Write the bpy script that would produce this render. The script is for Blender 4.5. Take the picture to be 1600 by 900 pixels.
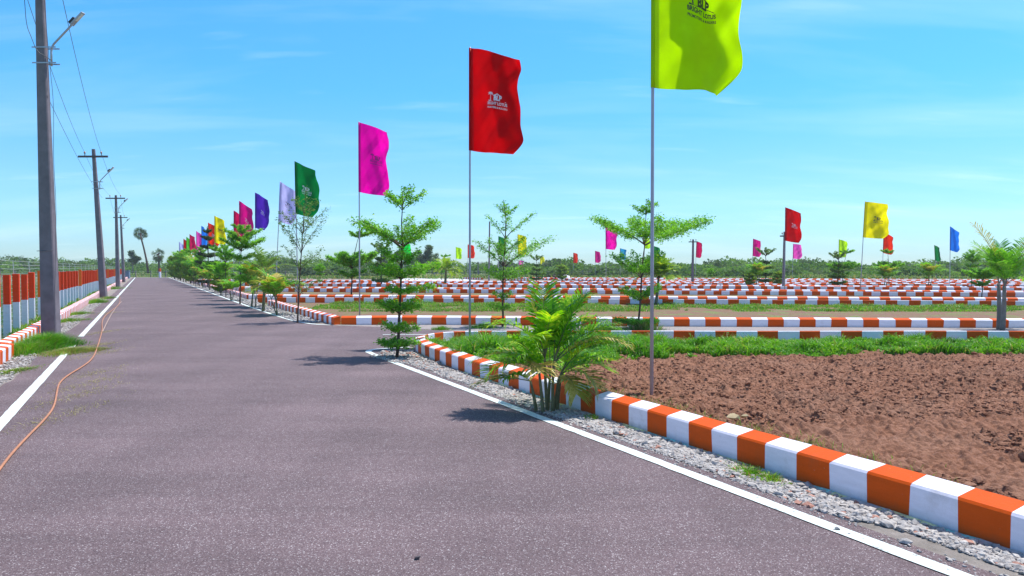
import bpy, math, random
import numpy as np
from mathutils import Vector, Matrix, Euler

sc = bpy.context.scene
for o in list(bpy.data.objects):
    bpy.data.objects.remove(o)
C = sc.collection

# ------------------------------------------------------------------ camera
F = 1200.0            # focal length in pixels of a 1600 wide frame
H = 1.6               # eye height
PITCH = math.atan(31.0 / F)
cam_d = bpy.data.cameras.new('camera')
cam = bpy.data.objects.new('camera', cam_d)
C.objects.link(cam)
cam_d.sensor_width = 36.0
cam_d.lens = F / 1600.0 * 36.0
cam_d.clip_start = 0.05
cam_d.clip_end = 20000
cam.location = (0, 0, H)
cam.rotation_euler = (math.pi / 2 - PITCH, 0, 0)
sc.camera = cam

# ------------------------------------------------------------------ light
SUN_EL = math.radians(67)
SUN_AZ = math.radians(27)       # angle from +X towards +Y
sd = Vector((math.cos(SUN_EL) * math.cos(SUN_AZ), math.cos(SUN_EL) * math.sin(SUN_AZ), math.sin(SUN_EL)))
sun_d = bpy.data.lights.new('sun', 'SUN')
sun_d.energy = 3.9
sun_d.angle = math.radians(0.5)
sun_d.color = (1.0, 0.955, 0.89)
sun = bpy.data.objects.new('sun', sun_d)
C.objects.link(sun)
sun.location = (20, 5, 40)
sun.rotation_euler = (-sd).to_track_quat('-Z', 'Y').to_euler()

world = bpy.data.worlds.new('World')
sc.world = world
world.use_nodes = True
wt = world.node_tree
wt.nodes.clear()
def wn(t, **kw):
    n = wt.nodes.new(t)
    for k, v in kw.items():
        setattr(n, k, v)
    return n
w_out = wn('ShaderNodeOutputWorld')
w_bg = wn('ShaderNodeBackground')
w_bg.inputs['Strength'].default_value = 0.13
w_sky = wn('ShaderNodeTexSky', sky_type='NISHITA')
w_sky.sun_disc = False
w_sky.sun_elevation = SUN_EL
w_sky.sun_rotation = math.radians(90) - SUN_AZ
w_sky.air_density = 1.0
w_sky.dust_density = 0.35
w_sky.ozone_density = 1.6
w_hsv = wn('ShaderNodeHueSaturation')
w_hsv.inputs['Hue'].default_value = 0.5
w_hsv.inputs['Saturation'].default_value = 1.0
w_hsv.inputs['Value'].default_value = 1.0
# thin high cloud, laid out by sky direction
w_tc = wn('ShaderNodeTexCoord')
w_sep = wn('ShaderNodeSeparateXYZ')
w_add = wn('ShaderNodeMath', operation='ADD'); w_add.inputs[1].default_value = 0.16
w_dx = wn('ShaderNodeMath', operation='DIVIDE')
w_dy = wn('ShaderNodeMath', operation='DIVIDE')
w_cmb = wn('ShaderNodeCombineXYZ')
w_map = wn('ShaderNodeMapping')
w_map.inputs['Rotation'].default_value = (0, 0, math.radians(-14))
w_map.inputs['Location'].default_value = (3.1, 1.7, 0)
w_map.inputs['Scale'].default_value = (0.55, 1.9, 1)
w_n1 = wn('ShaderNodeTexNoise'); w_n1.inputs['Scale'].default_value = 1.1; w_n1.inputs['Detail'].default_value = 9; w_n1.inputs['Roughness'].default_value = 0.56; w_n1.inputs['Distortion'].default_value = 0.5
w_r1 = wn('ShaderNodeMapRange'); w_r1.inputs['From Min'].default_value = 0.47; w_r1.inputs['From Max'].default_value = 0.9; w_r1.inputs['To Max'].default_value = 0.2
w_n2 = wn('ShaderNodeTexNoise'); w_n2.inputs['Scale'].default_value = 2.6; w_n2.inputs['Detail'].default_value = 7; w_n2.inputs['Roughness'].default_value = 0.5
w_r2 = wn('ShaderNodeMapRange'); w_r2.inputs['From Min'].default_value = 0.62; w_r2.inputs['From Max'].default_value = 0.78; w_r2.inputs['To Max'].default_value = 0.13
w_sum = wn('ShaderNodeMath', operation='ADD'); w_sum.use_clamp = True
w_mix = wn('ShaderNodeMix', data_type='RGBA')
w_mix.inputs['B'].default_value = (7.6, 8.3, 8.6, 1)
L = wt.links.new
L(w_tc.outputs['Generated'], w_sep.inputs[0])
L(w_sep.outputs['Z'], w_add.inputs[0])
L(w_sep.outputs['X'], w_dx.inputs[0]); L(w_add.outputs[0], w_dx.inputs[1])
L(w_sep.outputs['Y'], w_dy.inputs[0]); L(w_add.outputs[0], w_dy.inputs[1])
L(w_dx.outputs[0], w_cmb.inputs[0]); L(w_dy.outputs[0], w_cmb.inputs[1])
L(w_cmb.outputs[0], w_map.inputs[0])
L(w_map.outputs[0], w_n1.inputs['Vector']); L(w_map.outputs[0], w_n2.inputs['Vector'])
L(w_n1.outputs['Fac'], w_r1.inputs['Value']); L(w_n2.outputs['Fac'], w_r2.inputs['Value'])
L(w_r1.outputs[0], w_sum.inputs[0]); L(w_r2.outputs[0], w_sum.inputs[1])
L(w_sky.outputs[0], w_hsv.inputs['Color'])
w_ramp = wn('ShaderNodeValToRGB')
e_ = w_ramp.color_ramp.elements
e_.new(0.5); e_.new(0.5); e_.new(0.5); e_.new(0.5)
for e1, (p_, c_) in zip(e_, [(0.0, (.235, .34, .47, 1)), (0.06, (.22, .36, .49, 1)), (0.12, (.205, .365, .50, 1)), (0.22, (.150, .395, .55, 1)), (0.38, (.165, .455, .66, 1)), (0.62, (.33, .34, .38, 1))]):
    e1.position = p_; e1.color = c_
w_mul = wn('ShaderNodeMix', data_type='RGBA', blend_type='MULTIPLY'); w_mul.inputs['Factor'].default_value = 1.0
w_dbl = wn('ShaderNodeVectorMath', operation='SCALE'); w_dbl.inputs['Scale'].default_value = 2.1
L(w_sep.outputs['Z'], w_ramp.inputs[0]); L(w_hsv.outputs[0], w_mul.inputs['A']); L(w_ramp.outputs[0], w_dbl.inputs[0]); L(w_dbl.outputs[0], w_mul.inputs['B'])
L(w_mul.outputs['Result'], w_mix.inputs['A'])
L(w_sum.outputs[0], w_mix.inputs['Factor'])
L(w_mix.outputs['Result'], w_bg.inputs['Color'])
L(w_bg.outputs[0], w_out.inputs['Surface'])

sc.view_settings.view_transform = 'Standard'
sc.view_settings.look = 'None'
sc.view_settings.gamma = 1.0
sc.view_settings.use_curve_mapping = False
sc.view_settings.exposure = 0.56
try:
    sc.cycles.max_bounces = 6
    sc.cycles.transparent_max_bounces = 6
except Exception:
    pass

# ------------------------------------------------------------------ helpers
def ray(px, py):
    u = (px - 800.0) / F; v = -(py - 450.0) / F
    cp, sp = math.cos(PITCH), math.sin(PITCH)
    return (u, cp + v * sp, -sp + v * cp)
def G(px, py, z=0.0):
    d = ray(px, py); t = (z - H) / d[2]
    return (d[0] * t, d[1] * t)
def P(px, py, Y):
    d = ray(px, py); t = Y / d[1]
    return (d[0] * t, Y, H + d[2] * t)
SL = (225 - 800) / F
def R(o, Z):            # a point of the lane at sideways offset o from the eye, distance Z
    return (SL * Z + o, Z)

def tag(o, label=None, cat=None, group=None, kind=None):
    if label: o['label'] = label
    if cat: o['category'] = cat
    if group: o['group'] = group
    if kind: o['kind'] = kind
    return o
def empty(name, loc=(0, 0, 0), rz=0.0):
    o = bpy.data.objects.new(name, None); C.objects.link(o)
    o.empty_display_size = 0.2
    o.location = loc; o.rotation_euler = (0, 0, rz)
    return o
def copy_tree(o, parent=None):
    c = o.copy(); C.objects.link(c); c.parent = parent
    if parent: c.matrix_parent_inverse = o.matrix_parent_inverse.copy()
    for ch in list(o.children):
        copy_tree(ch, c)
    return c

class MB:
    def __init__(self):
        self.v = []; self.n = 0; self.l = []; self.fs = []; self.m = []; self.sm = []
    def add(self, V, faces, mat=0, smooth=False):
        V = np.asarray(V, dtype=np.float64).reshape(-1, 3)
        self.v.append(V)
        for f in faces:
            self.l.append(np.asarray(f, dtype=np.int64) + self.n)
            self.fs.append(np.array([len(f)])); self.m.append(np.array([mat])); self.sm.append(np.array([smooth]))
        self.n += len(V)
    def addn(self, V, Fa, mat=0, smooth=False):        # Fa (n,k) array, mat scalar or array
        V = np.asarray(V, dtype=np.float64).reshape(-1, 3); Fa = np.asarray(Fa)
        if len(Fa) == 0: return
        self.v.append(V); k = Fa.shape[1]
        self.l.append((Fa + self.n).reshape(-1)); self.fs.append(np.full(len(Fa), k))
        self.m.append(np.broadcast_to(np.asarray(mat), (len(Fa),)).copy())
        self.sm.append(np.full(len(Fa), smooth))
        self.n += len(V)
    def box(self, c, s, mat=0, rz=0.0, M=None):
        x, y, z = s[0] / 2, s[1] / 2, s[2] / 2
        V = np.array([(-x, -y, -z), (x, -y, -z), (x, y, -z), (-x, y, -z), (-x, -y, z), (x, -y, z), (x, y, z), (-x, y, z)])
        if M is not None: V = V @ np.array(M.to_3x3()).T
        elif rz:
            cc, ss = math.cos(rz), math.sin(rz)
            V = V @ np.array([(cc, -ss, 0), (ss, cc, 0), (0, 0, 1)]).T
        self.add(V + np.array(c), [(0, 3, 2, 1), (4, 5, 6, 7), (0, 1, 5, 4), (1, 2, 6, 5), (2, 3, 7, 6), (3, 0, 4, 7)], mat)
    def tube(self, pts, rad, n=6, mat=0, smooth=True, cap=True):
        pts = np.asarray(pts, float); k = len(pts)
        rad = np.broadcast_to(np.asarray(rad, float), (k,))
        T = np.gradient(pts, axis=0) if k > 2 else np.repeat((pts[1] - pts[0])[None], 2, 0)
        T /= (np.linalg.norm(T, axis=1)[:, None] + 1e-12)
        ref = np.array([0.0, 0, 1.0]) if abs(T[0][2]) < 0.9 else np.array([1.0, 0, 0])
        A = np.cross(T, ref); A /= (np.linalg.norm(A, axis=1)[:, None] + 1e-12)
        B = np.cross(T, A)
        a = np.arange(n) * 2 * math.pi / n
        V = pts[:, None, :] + rad[:, None, None] * (np.cos(a)[None, :, None] * A[:, None, :] + np.sin(a)[None, :, None] * B[:, None, :])
        i = np.arange(k - 1)[:, None] * n; j = np.arange(n)[None]; j2 = (j + 1) % n
        Fq = np.stack([i + j, i + j2, i + n + j2, i + n + j], -1).reshape(-1, 4)
        self.addn(V, Fq, mat, smooth)
        if cap:
            b = self.n - k * n
            self.l.append(np.arange(n)[::-1] + b); self.fs.append(np.array([n])); self.m.append(np.array([mat])); self.sm.append(np.array([False]))
            self.l.append(np.arange(n) + b + (k - 1) * n); self.fs.append(np.array([n])); self.m.append(np.array([mat])); self.sm.append(np.array([False]))
    def build(self, name, mats, parent=None, loc=None):
        me = bpy.data.meshes.new(name)
        V = np.concatenate(self.v); Lp = np.concatenate(self.l); fs = np.concatenate(self.fs)
        me.vertices.add(len(V)); me.vertices.foreach_set('co', V.astype(np.float32).ravel())
        me.loops.add(len(Lp)); me.loops.foreach_set('vertex_index', Lp.astype(np.int32))
        me.polygons.add(len(fs))
        st = np.concatenate([[0], np.cumsum(fs)[:-1]]).astype(np.int32)
        me.polygons.foreach_set('loop_start', st); me.polygons.foreach_set('loop_total', fs.astype(np.int32))
        me.polygons.foreach_set('material_index', np.concatenate(self.m).astype(np.int32))
        me.polygons.foreach_set('use_smooth', np.concatenate(self.sm).astype(bool))
        if not isinstance(mats, (list, tuple)): mats = [mats]
        for m in mats: me.materials.append(m)
        me.update(calc_edges=True); me.validate()
        o = bpy.data.objects.new(name, me); C.objects.link(o)
        if parent is not None: o.parent = parent
        if loc is not None: o.location = loc
        return o

def vnoise(x, y, seed=0):
    rs = np.random.RandomState(seed); g = rs.rand(257, 257)
    xi = np.floor(x).astype(int); yi = np.floor(y).astype(int)
    fx = x - xi; fy = y - yi
    fx = fx * fx * (3 - 2 * fx); fy = fy * fy * (3 - 2 * fy)
    a = g[xi % 256, yi % 256]; b = g[(xi + 1) % 256, yi % 256]; c = g[xi % 256, (yi + 1) % 256]; d = g[(xi + 1) % 256, (yi + 1) % 256]
    return (a * (1 - fx) + b * fx) * (1 - fy) + (c * (1 - fx) + d * fx) * fy
def inpoly(x, y, poly):
    r = np.zeros(np.shape(x), bool); n = len(poly)
    for i in range(n):
        x1, y1 = poly[i]; x2, y2 = poly[(i + 1) % n]
        if y1 == y2: continue
        c = ((y1 > y) != (y2 > y)) & (x < (x2 - x1) * (y - y1) / (y2 - y1) + x1)
        r ^= c
    return r

# ------------------------------------------------------------------ materials
def lin(r, g, b):
    f = lambda c: (c / 255 / 12.92) if c / 255 <= 0.04045 else ((c / 255 + 0.055) / 1.055) ** 2.4
    return (f(r), f(g), f(b), 1)
def newmat(name):
    m = bpy.data.materials.new(name); m.use_nodes = True
    nt = m.node_tree; b = nt.nodes['Principled BSDF']
    return m, nt, b
def noise(nt, scale, detail=4, rough=0.5, vec=None, dist=0.0):
    n = nt.nodes.new('ShaderNodeTexNoise'); n.inputs['Scale'].default_value = scale
    n.inputs['Detail'].default_value = detail; n.inputs['Roughness'].default_value = rough; n.inputs['Distortion'].default_value = dist
    if vec is not None: nt.links.new(vec, n.inputs['Vector'])
    return n.outputs['Fac']
def ramp(nt, fac, stops):
    r = nt.nodes.new('ShaderNodeValToRGB'); nt.links.new(fac, r.inputs[0])
    e = r.color_ramp.elements
    while len(e) < len(stops): e.new(0.5)
    for i, (p, c) in enumerate(stops):
        e[i].position = p; e[i].color = c if len(c) == 4 else (*c, 1)
    return r.outputs[0]
def mixc(nt, fac, a, b, mode='MIX'):
    m = nt.nodes.new('ShaderNodeMix'); m.data_type = 'RGBA'; m.blend_type = mode
    for s, v in (('Factor', fac), ('A', a), ('B', b)):
        if isinstance(v, (int, float)): m.inputs[s].default_value = v
        elif isinstance(v, tuple): m.inputs[s].default_value = v if len(v) == 4 else (*v, 1)
        else: nt.links.new(v, m.inputs[s])
    return m.outputs['Result']
def pos(nt, scale=None):
    g = nt.nodes.new('ShaderNodeNewGeometry'); o = g.outputs['Position']
    if scale:
        mp = nt.nodes.new('ShaderNodeMapping'); mp.inputs['Scale'].default_value = scale
        nt.links.new(o, mp.inputs[0]); o = mp.outputs[0]
    return o
def bump(nt, b, h, dist=0.01, strength=1.0):
    bp = nt.nodes.new('ShaderNodeBump'); bp.inputs['Distance'].default_value = dist; bp.inputs['Strength'].default_value = strength
    nt.links.new(h, bp.inputs['Height']); nt.links.new(bp.outputs[0], b.inputs['Normal'])
def G4(v): return (v, v, v, 1)
def plain(name, col, rough=0.7, metal=0.0, var=0.15, scale=8.0):
    m, nt, b = newmat(name)
    c2 = tuple(min(1, c * (1 - var)) for c in col[:3]); c3 = tuple(min(1, c * (1 + var)) for c in col[:3])
    nt.links.new(ramp(nt, noise(nt, scale, 5, 0.6, pos(nt)), [(0.3, c2), (0.7, c3)]), b.inputs['Base Color'])
    b.inputs['Roughness'].default_value = rough; b.inputs['Metallic'].default_value = metal
    return m
def painted(name, col, dirt=(0.30, 0.24, 0.18), amt=0.55):
    m, nt, b = newmat(name); p = pos(nt)
    g = nt.nodes.new('ShaderNodeSeparateXYZ'); nt.links.new(p, g.inputs[0])
    # grime climbs the foot of the kerb, ragged
    zz = nt.nodes.new('ShaderNodeMapRange'); zz.inputs['From Min'].default_value = 0.0; zz.inputs['From Max'].default_value = 0.075
    zz.inputs['To Min'].default_value = 0.75; zz.inputs['To Max'].default_value = 0.0; nt.links.new(g.outputs['Z'], zz.inputs[0])
    nz = noise(nt, 14, 6, 0.65, p)
    mu = nt.nodes.new('ShaderNodeMath'); mu.operation = 'MULTIPLY'; nt.links.new(zz.outputs[0], mu.inputs[0]); nt.links.new(nz, mu.inputs[1])
    blot = ramp(nt, noise(nt, 3.5, 7, 0.7, p), [(0.55, (0, 0, 0)), (0.8, (0.36, 0.36, 0.36))])
    ad = nt.nodes.new('ShaderNodeMath'); ad.operation = 'ADD'; ad.use_clamp = True
    nt.links.new(mu.outputs[0], ad.inputs[0]); nt.links.new(blot, ad.inputs[1])
    chips = ramp(nt, noise(nt, 26, 5, 0.6, p), [(0.70, (0, 0, 0)), (0.735, (0.6, 0.6, 0.6))])
    base = ramp(nt, noise(nt, 5, 4, 0.6, pos(nt, (1, 1, 5))), [(0.3, tuple(c * 0.93 for c in col[:3])), (0.7, tuple(min(1, c * 1.04) for c in col[:3]))])
    nt.links.new(mixc(nt, chips, mixc(nt, ad.outputs[0], base, dirt), (0.42, 0.39, 0.36)), b.inputs['Base Color'])
    b.inputs['Roughness'].default_value = 0.6; b.inputs['Specular IOR Level'].default_value = 0.15
    bump(nt, b, noise(nt, 45, 6, 0.65, p), 0.004, 0.6)
    return m

WHITE = painted('white_paint', (0.82, 0.80, 0.88))
ORANGE = painted('orange_paint', (0.68, 0.090, 0.004), (0.30, 0.10, 0.04))
REDP = painted('red_paint', (0.88, 0.060, 0.010))
ORNP = painted('bright_orange_paint', (0.95, 0.17, 0.02))
GREYW = painted('bluish_white_paint', (0.74, 0.76, 0.82))
CONC = plain('weathered_concrete', (0.19, 0.165, 0.185), 0.9, 0, 0.22, 3.0)
STEEL = plain('galvanised_steel', (0.45, 0.46, 0.50), 0.45, 0.6, 0.1, 20)
IRON = plain('dark_iron', (0.10, 0.08, 0.08), 0.6, 0.3)
BLACK = plain('black_plastic', (0.02, 0.02, 0.022), 0.5)
WIREM = plain('wire', (0.10, 0.11, 0.13), 0.5, 0.3)
MESHM = plain('galvanised_wire', (0.50, 0.54, 0.52), 0.5, 0.3)
PORC = plain('porcelain', (0.25, 0.12, 0.08), 0.3)

def mat_asphalt():
    m, nt, b = newmat('asphalt'); p = pos(nt)
    v = nt.nodes.new('ShaderNodeTexVoronoi'); v.inputs['Scale'].default_value = 165; nt.links.new(p, v.inputs['Vector'])
    sep = nt.nodes.new('ShaderNodeSeparateColor'); nt.links.new(v.outputs['Color'], sep.inputs[0])
    speck = ramp(nt, sep.outputs[0], [(0.0, (0.080, 0.052, 0.058)), (0.5, (0.140, 0.097, 0.103)), (0.90, (0.178, 0.130, 0.137)), (0.955, (0.30, 0.26, 0.27)), (1.0, (0.46, 0.42, 0.43))])
    big = ramp(nt, noise(nt, 0.5, 6, 0.62, pos(nt, (0.6, 1.6, 1))), [(0.3, G4(0.8)), (0.7, G4(1.2))])
    band = ramp(nt, noise(nt, 0.9, 5, 0.7, pos(nt, (0.16, 2.2, 1)), 0.6), [(0.32, G4(0.90)), (0.52, G4(1.01)), (0.75, G4(1.05))])
    c = mixc(nt, 1.0, speck, big, 'MULTIPLY'); c = mixc(nt, 1.0, c, band, 'MULTIPLY')
    mp = nt.nodes.new('ShaderNodeMapping'); mp.inputs['Rotation'].default_value = (0, 0, -math.atan(-SL)); mp.inputs['Scale'].default_value = (1.3, 0.05, 1)
    nt.links.new(p, mp.inputs[0])
    track = ramp(nt, noise(nt, 1.0, 3, 0.5, mp.outputs[0], 0.2), [(0.35, G4(0.90)), (0.6, G4(1.05))])
    c = mixc(nt, 1.0, c, track, 'MULTIPLY')
    patch = ramp(nt, noise(nt, 0.33, 9, 0.72, p, 0.8), [(0.60, G4(1.0)), (0.66, G4(0.86))])
    c = mixc(nt, 1.0, c, patch, 'MULTIPLY')
    dust = ramp(nt, noise(nt, 1.7, 8, 0.7, p, 0.4), [(0.62, (0, 0, 0)), (0.8, (0.4, 0.4, 0.4))])
    c = mixc(nt, dust, c, (0.25, 0.21, 0.21))
    nt.links.new(c, b.inputs['Base Color']); b.inputs['Roughness'].default_value = 0.88
    bump(nt, b, v.outputs['Distance'], 0.006, 0.5)
    return m
ASPH = mat_asphalt()

def mat_line():
    m, nt, b = newmat('road_line_paint'); p = pos(nt)
    wear = ramp(nt, noise(nt, 22, 8, 0.75, p), [(0.33, (0.16, 0.15, 0.16)), (0.42, (0.60, 0.68, 0.66)), (0.7, (0.76, 0.83, 0.81))])
    nt.links.new(wear, b.inputs['Base Color']); b.inputs['Roughness'].default_value = 0.7
    bump(nt, b, noise(nt, 90, 4, 0.6, p), 0.004, 0.5)
    return m
LINE = mat_line()

def mat_ground(name, soil, soil2, green, green2, cover, sc1=0.6):
    m, nt, b = newmat(name); p = pos(nt)
    s = ramp(nt, noise(nt, 9, 8, 0.7, p), [(0.3, soil), (0.7, soil2)])
    g = ramp(nt, noise(nt, 6, 8, 0.7, p), [(0.32, green), (0.68, green2)])
    k = ramp(nt, noise(nt, sc1, 9, 0.68, p), [(cover - 0.06, (0, 0, 0)), (cover + 0.06, (1, 1, 1))])
    nt.links.new(mixc(nt, k, s, g), b.inputs['Base Color']); b.inputs['Roughness'].default_value = 0.95
    bump(nt, b, noise(nt, 12, 8, 0.75, p), 0.05, 0.7)
    return m
GROUND = mat_ground('field_ground', (0.20, 0.12, 0.075), (0.34, 0.22, 0.15), (0.07, 0.13, 0.03), (0.19, 0.26, 0.07), 0.44, 0.35)
PLOTG = mat_ground('grassy_plot_ground', (0.16, 0.085, 0.05), (0.26, 0.15, 0.09), (0.08, 0.16, 0.025), (0.20, 0.27, 0.06), 0.56, 1.2)
SIDER = mat_ground('gravel_road_ground', (0.22, 0.19, 0.19), (0.40, 0.36, 0.35), (0.28, 0.24, 0.23), (0.36, 0.32, 0.31), 0.5, 2)
VERGE = mat_ground('verge_ground', (0.20, 0.17, 0.155), (0.38, 0.34, 0.31), (0.16, 0.14, 0.12), (0.32, 0.29, 0.26), 0.5, 2)
TRACK = mat_ground('pale_track_ground', (0.55, 0.55, 0.58), (0.72, 0.72, 0.75), (0.5, 0.5, 0.52), (0.66, 0.66, 0.70), 0.5, 0.2)
def mat_soil():
    m, nt, b = newmat('ploughed_soil'); p = pos(nt)
    s = ramp(nt, noise(nt, 13, 9, 0.72, p), [(0.25, (0.15, 0.060, 0.030)), (0.5, (0.29, 0.130, 0.072)), (0.75, (0.42, 0.215, 0.13))])
    t = ramp(nt, noise(nt, 0.9, 6, 0.6, p, 0.5), [(0.45, (0, 0, 0)), (0.75, (0.55, 0.55, 0.55))])
    c = mixc(nt, t, s, (0.34, 0.19, 0.125))
    nt.links.new(c, b.inputs['Base Color']); b.inputs['Roughness'].default_value = 0.95
    bump(nt, b, noise(nt, 34, 9, 0.75, p), 0.03, 0.9)
    return m
SOIL = mat_soil()
def mat_stone(name, lo, hi, sc=18):
    m, nt, b = newmat(name); p = pos(nt)
    nt.links.new(ramp(nt, noise(nt, sc, 4, 0.7, p), [(0.3, lo), (0.7, hi)]), b.inputs['Base Color'])
    b.inputs['Roughness'].default_value = 0.9
    bump(nt, b, noise(nt, 90, 5, 0.7, p), 0.004, 0.7)
    return m
STONE = mat_stone('crushed_stone', (0.20, 0.185, 0.18), (0.60, 0.57, 0.54), 22)
STONE2 = mat_stone('reddish_stone', (0.30, 0.13, 0.09), (0.5, 0.28, 0.22), 25)
def mat_leaf(name, c1, c2, c3, sc=6.0, trans=0.35, gloss=0.45):
    m, nt, b = newmat(name); p = pos(nt)
    wn_ = nt.nodes.new('ShaderNodeTexWhiteNoise'); wn_.noise_dimensions = '3D'
    sn = nt.nodes.new('ShaderNodeVectorMath'); sn.operation = 'SNAP'; sn.inputs[1].default_value = (0.03, 0.03, 0.03)
    nt.links.new(p, sn.inputs[0]); nt.links.new(sn.outputs[0], wn_.inputs['Vector'])
    n1 = noise(nt, sc, 3, 0.6, p)
    av = nt.nodes.new('ShaderNodeMath'); av.operation = 'MULTIPLY_ADD'; av.inputs[1].default_value = 0.35
    nt.links.new(wn_.outputs[0], av.inputs[0]); nt.links.new(n1, av.inputs[2])
    col = ramp(nt, av.outputs[0], [(0.42, c1), (0.68, c2), (0.92, c3)])
    nt.links.new(col, b.inputs['Base Color']); b.inputs['Roughness'].default_value = gloss
    b.inputs['Specular IOR Level'].default_value = 0.35
    tr = nt.nodes.new('ShaderNodeBsdfTranslucent'); nt.links.new(mixc(nt, 1.0, col, (1.5, 1.6, 0.6, 1), 'MULTIPLY'), tr.inputs['Color'])
    mx = nt.nodes.new('ShaderNodeMixShader'); mx.inputs[0].default_value = trans
    nt.links.new(b.outputs[0], mx.inputs[1]); nt.links.new(tr.outputs[0], mx.inputs[2])
    nt.links.new(mx.outputs[0], nt.nodes['Material Output'].inputs['Surface'])
    return m
LEAF = mat_leaf('terminalia_leaf', (0.07, 0.22, 0.015), (0.16, 0.42, 0.03), (0.34, 0.60, 0.06), 3, 0.42)
LEAFD = mat_leaf('dull_leaf', (0.06, 0.14, 0.03), (0.12, 0.24, 0.05), (0.24, 0.36, 0.09), 3)
LEAFY = mat_leaf('yellow_green_leaf', (0.10, 0.22, 0.02), (0.22, 0.38, 0.03), (0.45, 0.52, 0.06), 3)
PALML = mat_leaf('palm_leaflet', (0.05, 0.19, 0.006), (0.18, 0.46, 0.008), (0.52, 0.66, 0.03), 3.0, 0.45)
PALMY = mat_leaf('yellowing_palm_leaflet', (0.22, 0.24, 0.03), (0.45, 0.38, 0.07), (0.62, 0.50, 0.16), 2.0, 0.3)
SCRUB = mat_leaf('scrub_leaf', (0.045, 0.10, 0.022), (0.11, 0.22, 0.04), (0.22, 0.36, 0.075), 0.22, 0.3, 0.8)
SCRUBD = mat_leaf('dark_scrub_leaf', (0.04, 0.075, 0.035), (0.08, 0.135, 0.055), (0.15, 0.21, 0.085), 0.3, 0.3, 0.8)
GRASS = mat_leaf('grass_blade', (0.05, 0.17, 0.012), (0.11, 0.33, 0.02), (0.26, 0.46, 0.05), 1.3, 0.4)
GRASSD = mat_leaf('dry_grass', (0.20, 0.18, 0.06), (0.34, 0.30, 0.12), (0.50, 0.44, 0.22), 4, 0.3)
BARK = plain('dark_bark', (0.09, 0.055, 0.04), 0.9, 0, 0.3, 20)
STEM = plain('palm_stem', (0.16, 0.15, 0.07), 0.8, 0, 0.35, 14)
GBARK = plain('grey_bark', (0.22, 0.19, 0.16), 0.9, 0, 0.25, 6)

# ------------------------------------------------------------------ ground sheets
def sheet(name, poly, z, mat, kind='structure'):
    mb = MB(); mb.add([(x, y, z) for x, y in poly], [tuple(range(len(poly)))])
    o = mb.build(name, mat)
    # faces point up
    if o.data.polygons[0].normal.z < 0: o.data.flip_normals()
    if kind: o['kind'] = kind
    return o
sheet('ground', [(-6000, -400), (6000, -400), (6000, 9000), (-6000, 9000)], 0.0, GROUND)

def wav(o, Z, amp, seed):       # ragged edge
    return o + amp * (float(vnoise(np.array([Z * 2.3]), np.array([seed * 7.7]), 5)[0]) - 0.5) * 2
ZS = list(np.arange(-8, 20, 0.25)) + list(np.arange(20, 133, 1.0))
left = [R(wav(-1.92, z, 0.07, 1), z) for z in ZS]
mouth = [R(4.43, 12.4), (-1.62, 13.2), (-1.9, 14.4), (-2.1, 15.4), (-1.85, 16.2), (-1.0, 16.9), (-0.4, 18.0), (-1.4, 19.4), (-3.2, 20.6), (-4.9, 21.3), (-5.9, 21.9), R(4.38, 23.0)]
right = [R(wav(4.40, z, 0.03, 2), z) for z in ZS if z < 12.4] + mouth + [R(wav(4.38, z, 0.05, 3), z) for z in ZS if z > 23.2]
road = MB()
poly = left + right[::-1]
road.add([(x, y, 0.012) for x, y in poly], [tuple(range(len(poly)))])
ro = road.build('road', ASPH); ro['kind'] = 'structure'
if ro.data.polygons[0].normal.z < 0: ro.data.flip_normals()

# verges of crushed stone dust along both sides of the road
sheet('verge', [R(4.2, -6), R(5.0, -6), R(5.0, 12.8), (-1.4, 14.2), (-1.75, 15.6), (-2.6, 15.6), R(4.2, 13)], 0.004, VERGE)
sheet('verge', [R(-2.52, -8), R(-1.7, -8), R(-1.7, 132), R(-2.52, 132)], 0.004, VERGE)
sheet('verge', [R(4.2, 22), R(5.3, 21.5), R(5.3, 132), R(4.2, 132)], 0.004, VERGE)
# side road
sheet('side_road', [(-5.2, 21.7), (-3.6, 15.4), (-1.6, 16.3), (0, 16.65), (20, 16.3), (20, 20.4)], 0.008, SIDER)

def strip_mesh(name, pts, w, z, mat, jit=0.002):
    pts = np.array(pts, float); d = np.gradient(pts, axis=0); d /= np.linalg.norm(d, axis=1)[:, None]
    nrm = np.stack([-d[:, 1], d[:, 0]], 1); k = len(pts)
    rs = np.random.RandomState(k)
    a = pts + nrm * (w / 2 + rs.randn(k, 1) * jit); b = pts - nrm * (w / 2 + rs.randn(k, 1) * jit)
    V = np.concatenate([np.c_[a, np.full(k, z)], np.c_[b, np.full(k, z)]])
    i = np.arange(k - 1); mb = MB(); mb.addn(V, np.stack([i, i + k, i + k + 1, i + 1], 1))
    o = mb.build(name, mat); o['kind'] = 'structure'
    if o.data.polygons[0].normal.z < 0: o.data.flip_normals()
    return o
def resample(pts, step):
    pts = np.array(pts, float); s = np.r_[0, np.cumsum(np.linalg.norm(np.diff(pts, axis=0), axis=1))]
    t = np.arange(0, s[-1] + step * 0.5, step); t[-1] = min(t[-1], s[-1])
    return np.stack([np.interp(t, s, pts[:, i]) for i in range(pts.shape[1])], 1)
def smoothpath(pts, step, it=2):
    pts = np.array(pts, float)
    for _ in range(it):
        q = [pts[0]]
        for a, b in zip(pts[:-1], pts[1:]):
            q += [a * .75 + b * .25, a * .25 + b * .75]
        q.append(pts[-1]); pts = np.array(q)
    return resample(pts, step)
strip_mesh('road_marking', resample([R(-1.48, -6), R(-1.48, 16.05)], 0.2), 0.118, 0.018, LINE)
strip_mesh('road_marking', resample([R(-1.48, 17.75), R(-1.48, 131)], 0.5), 0.118, 0.018, LINE)
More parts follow.
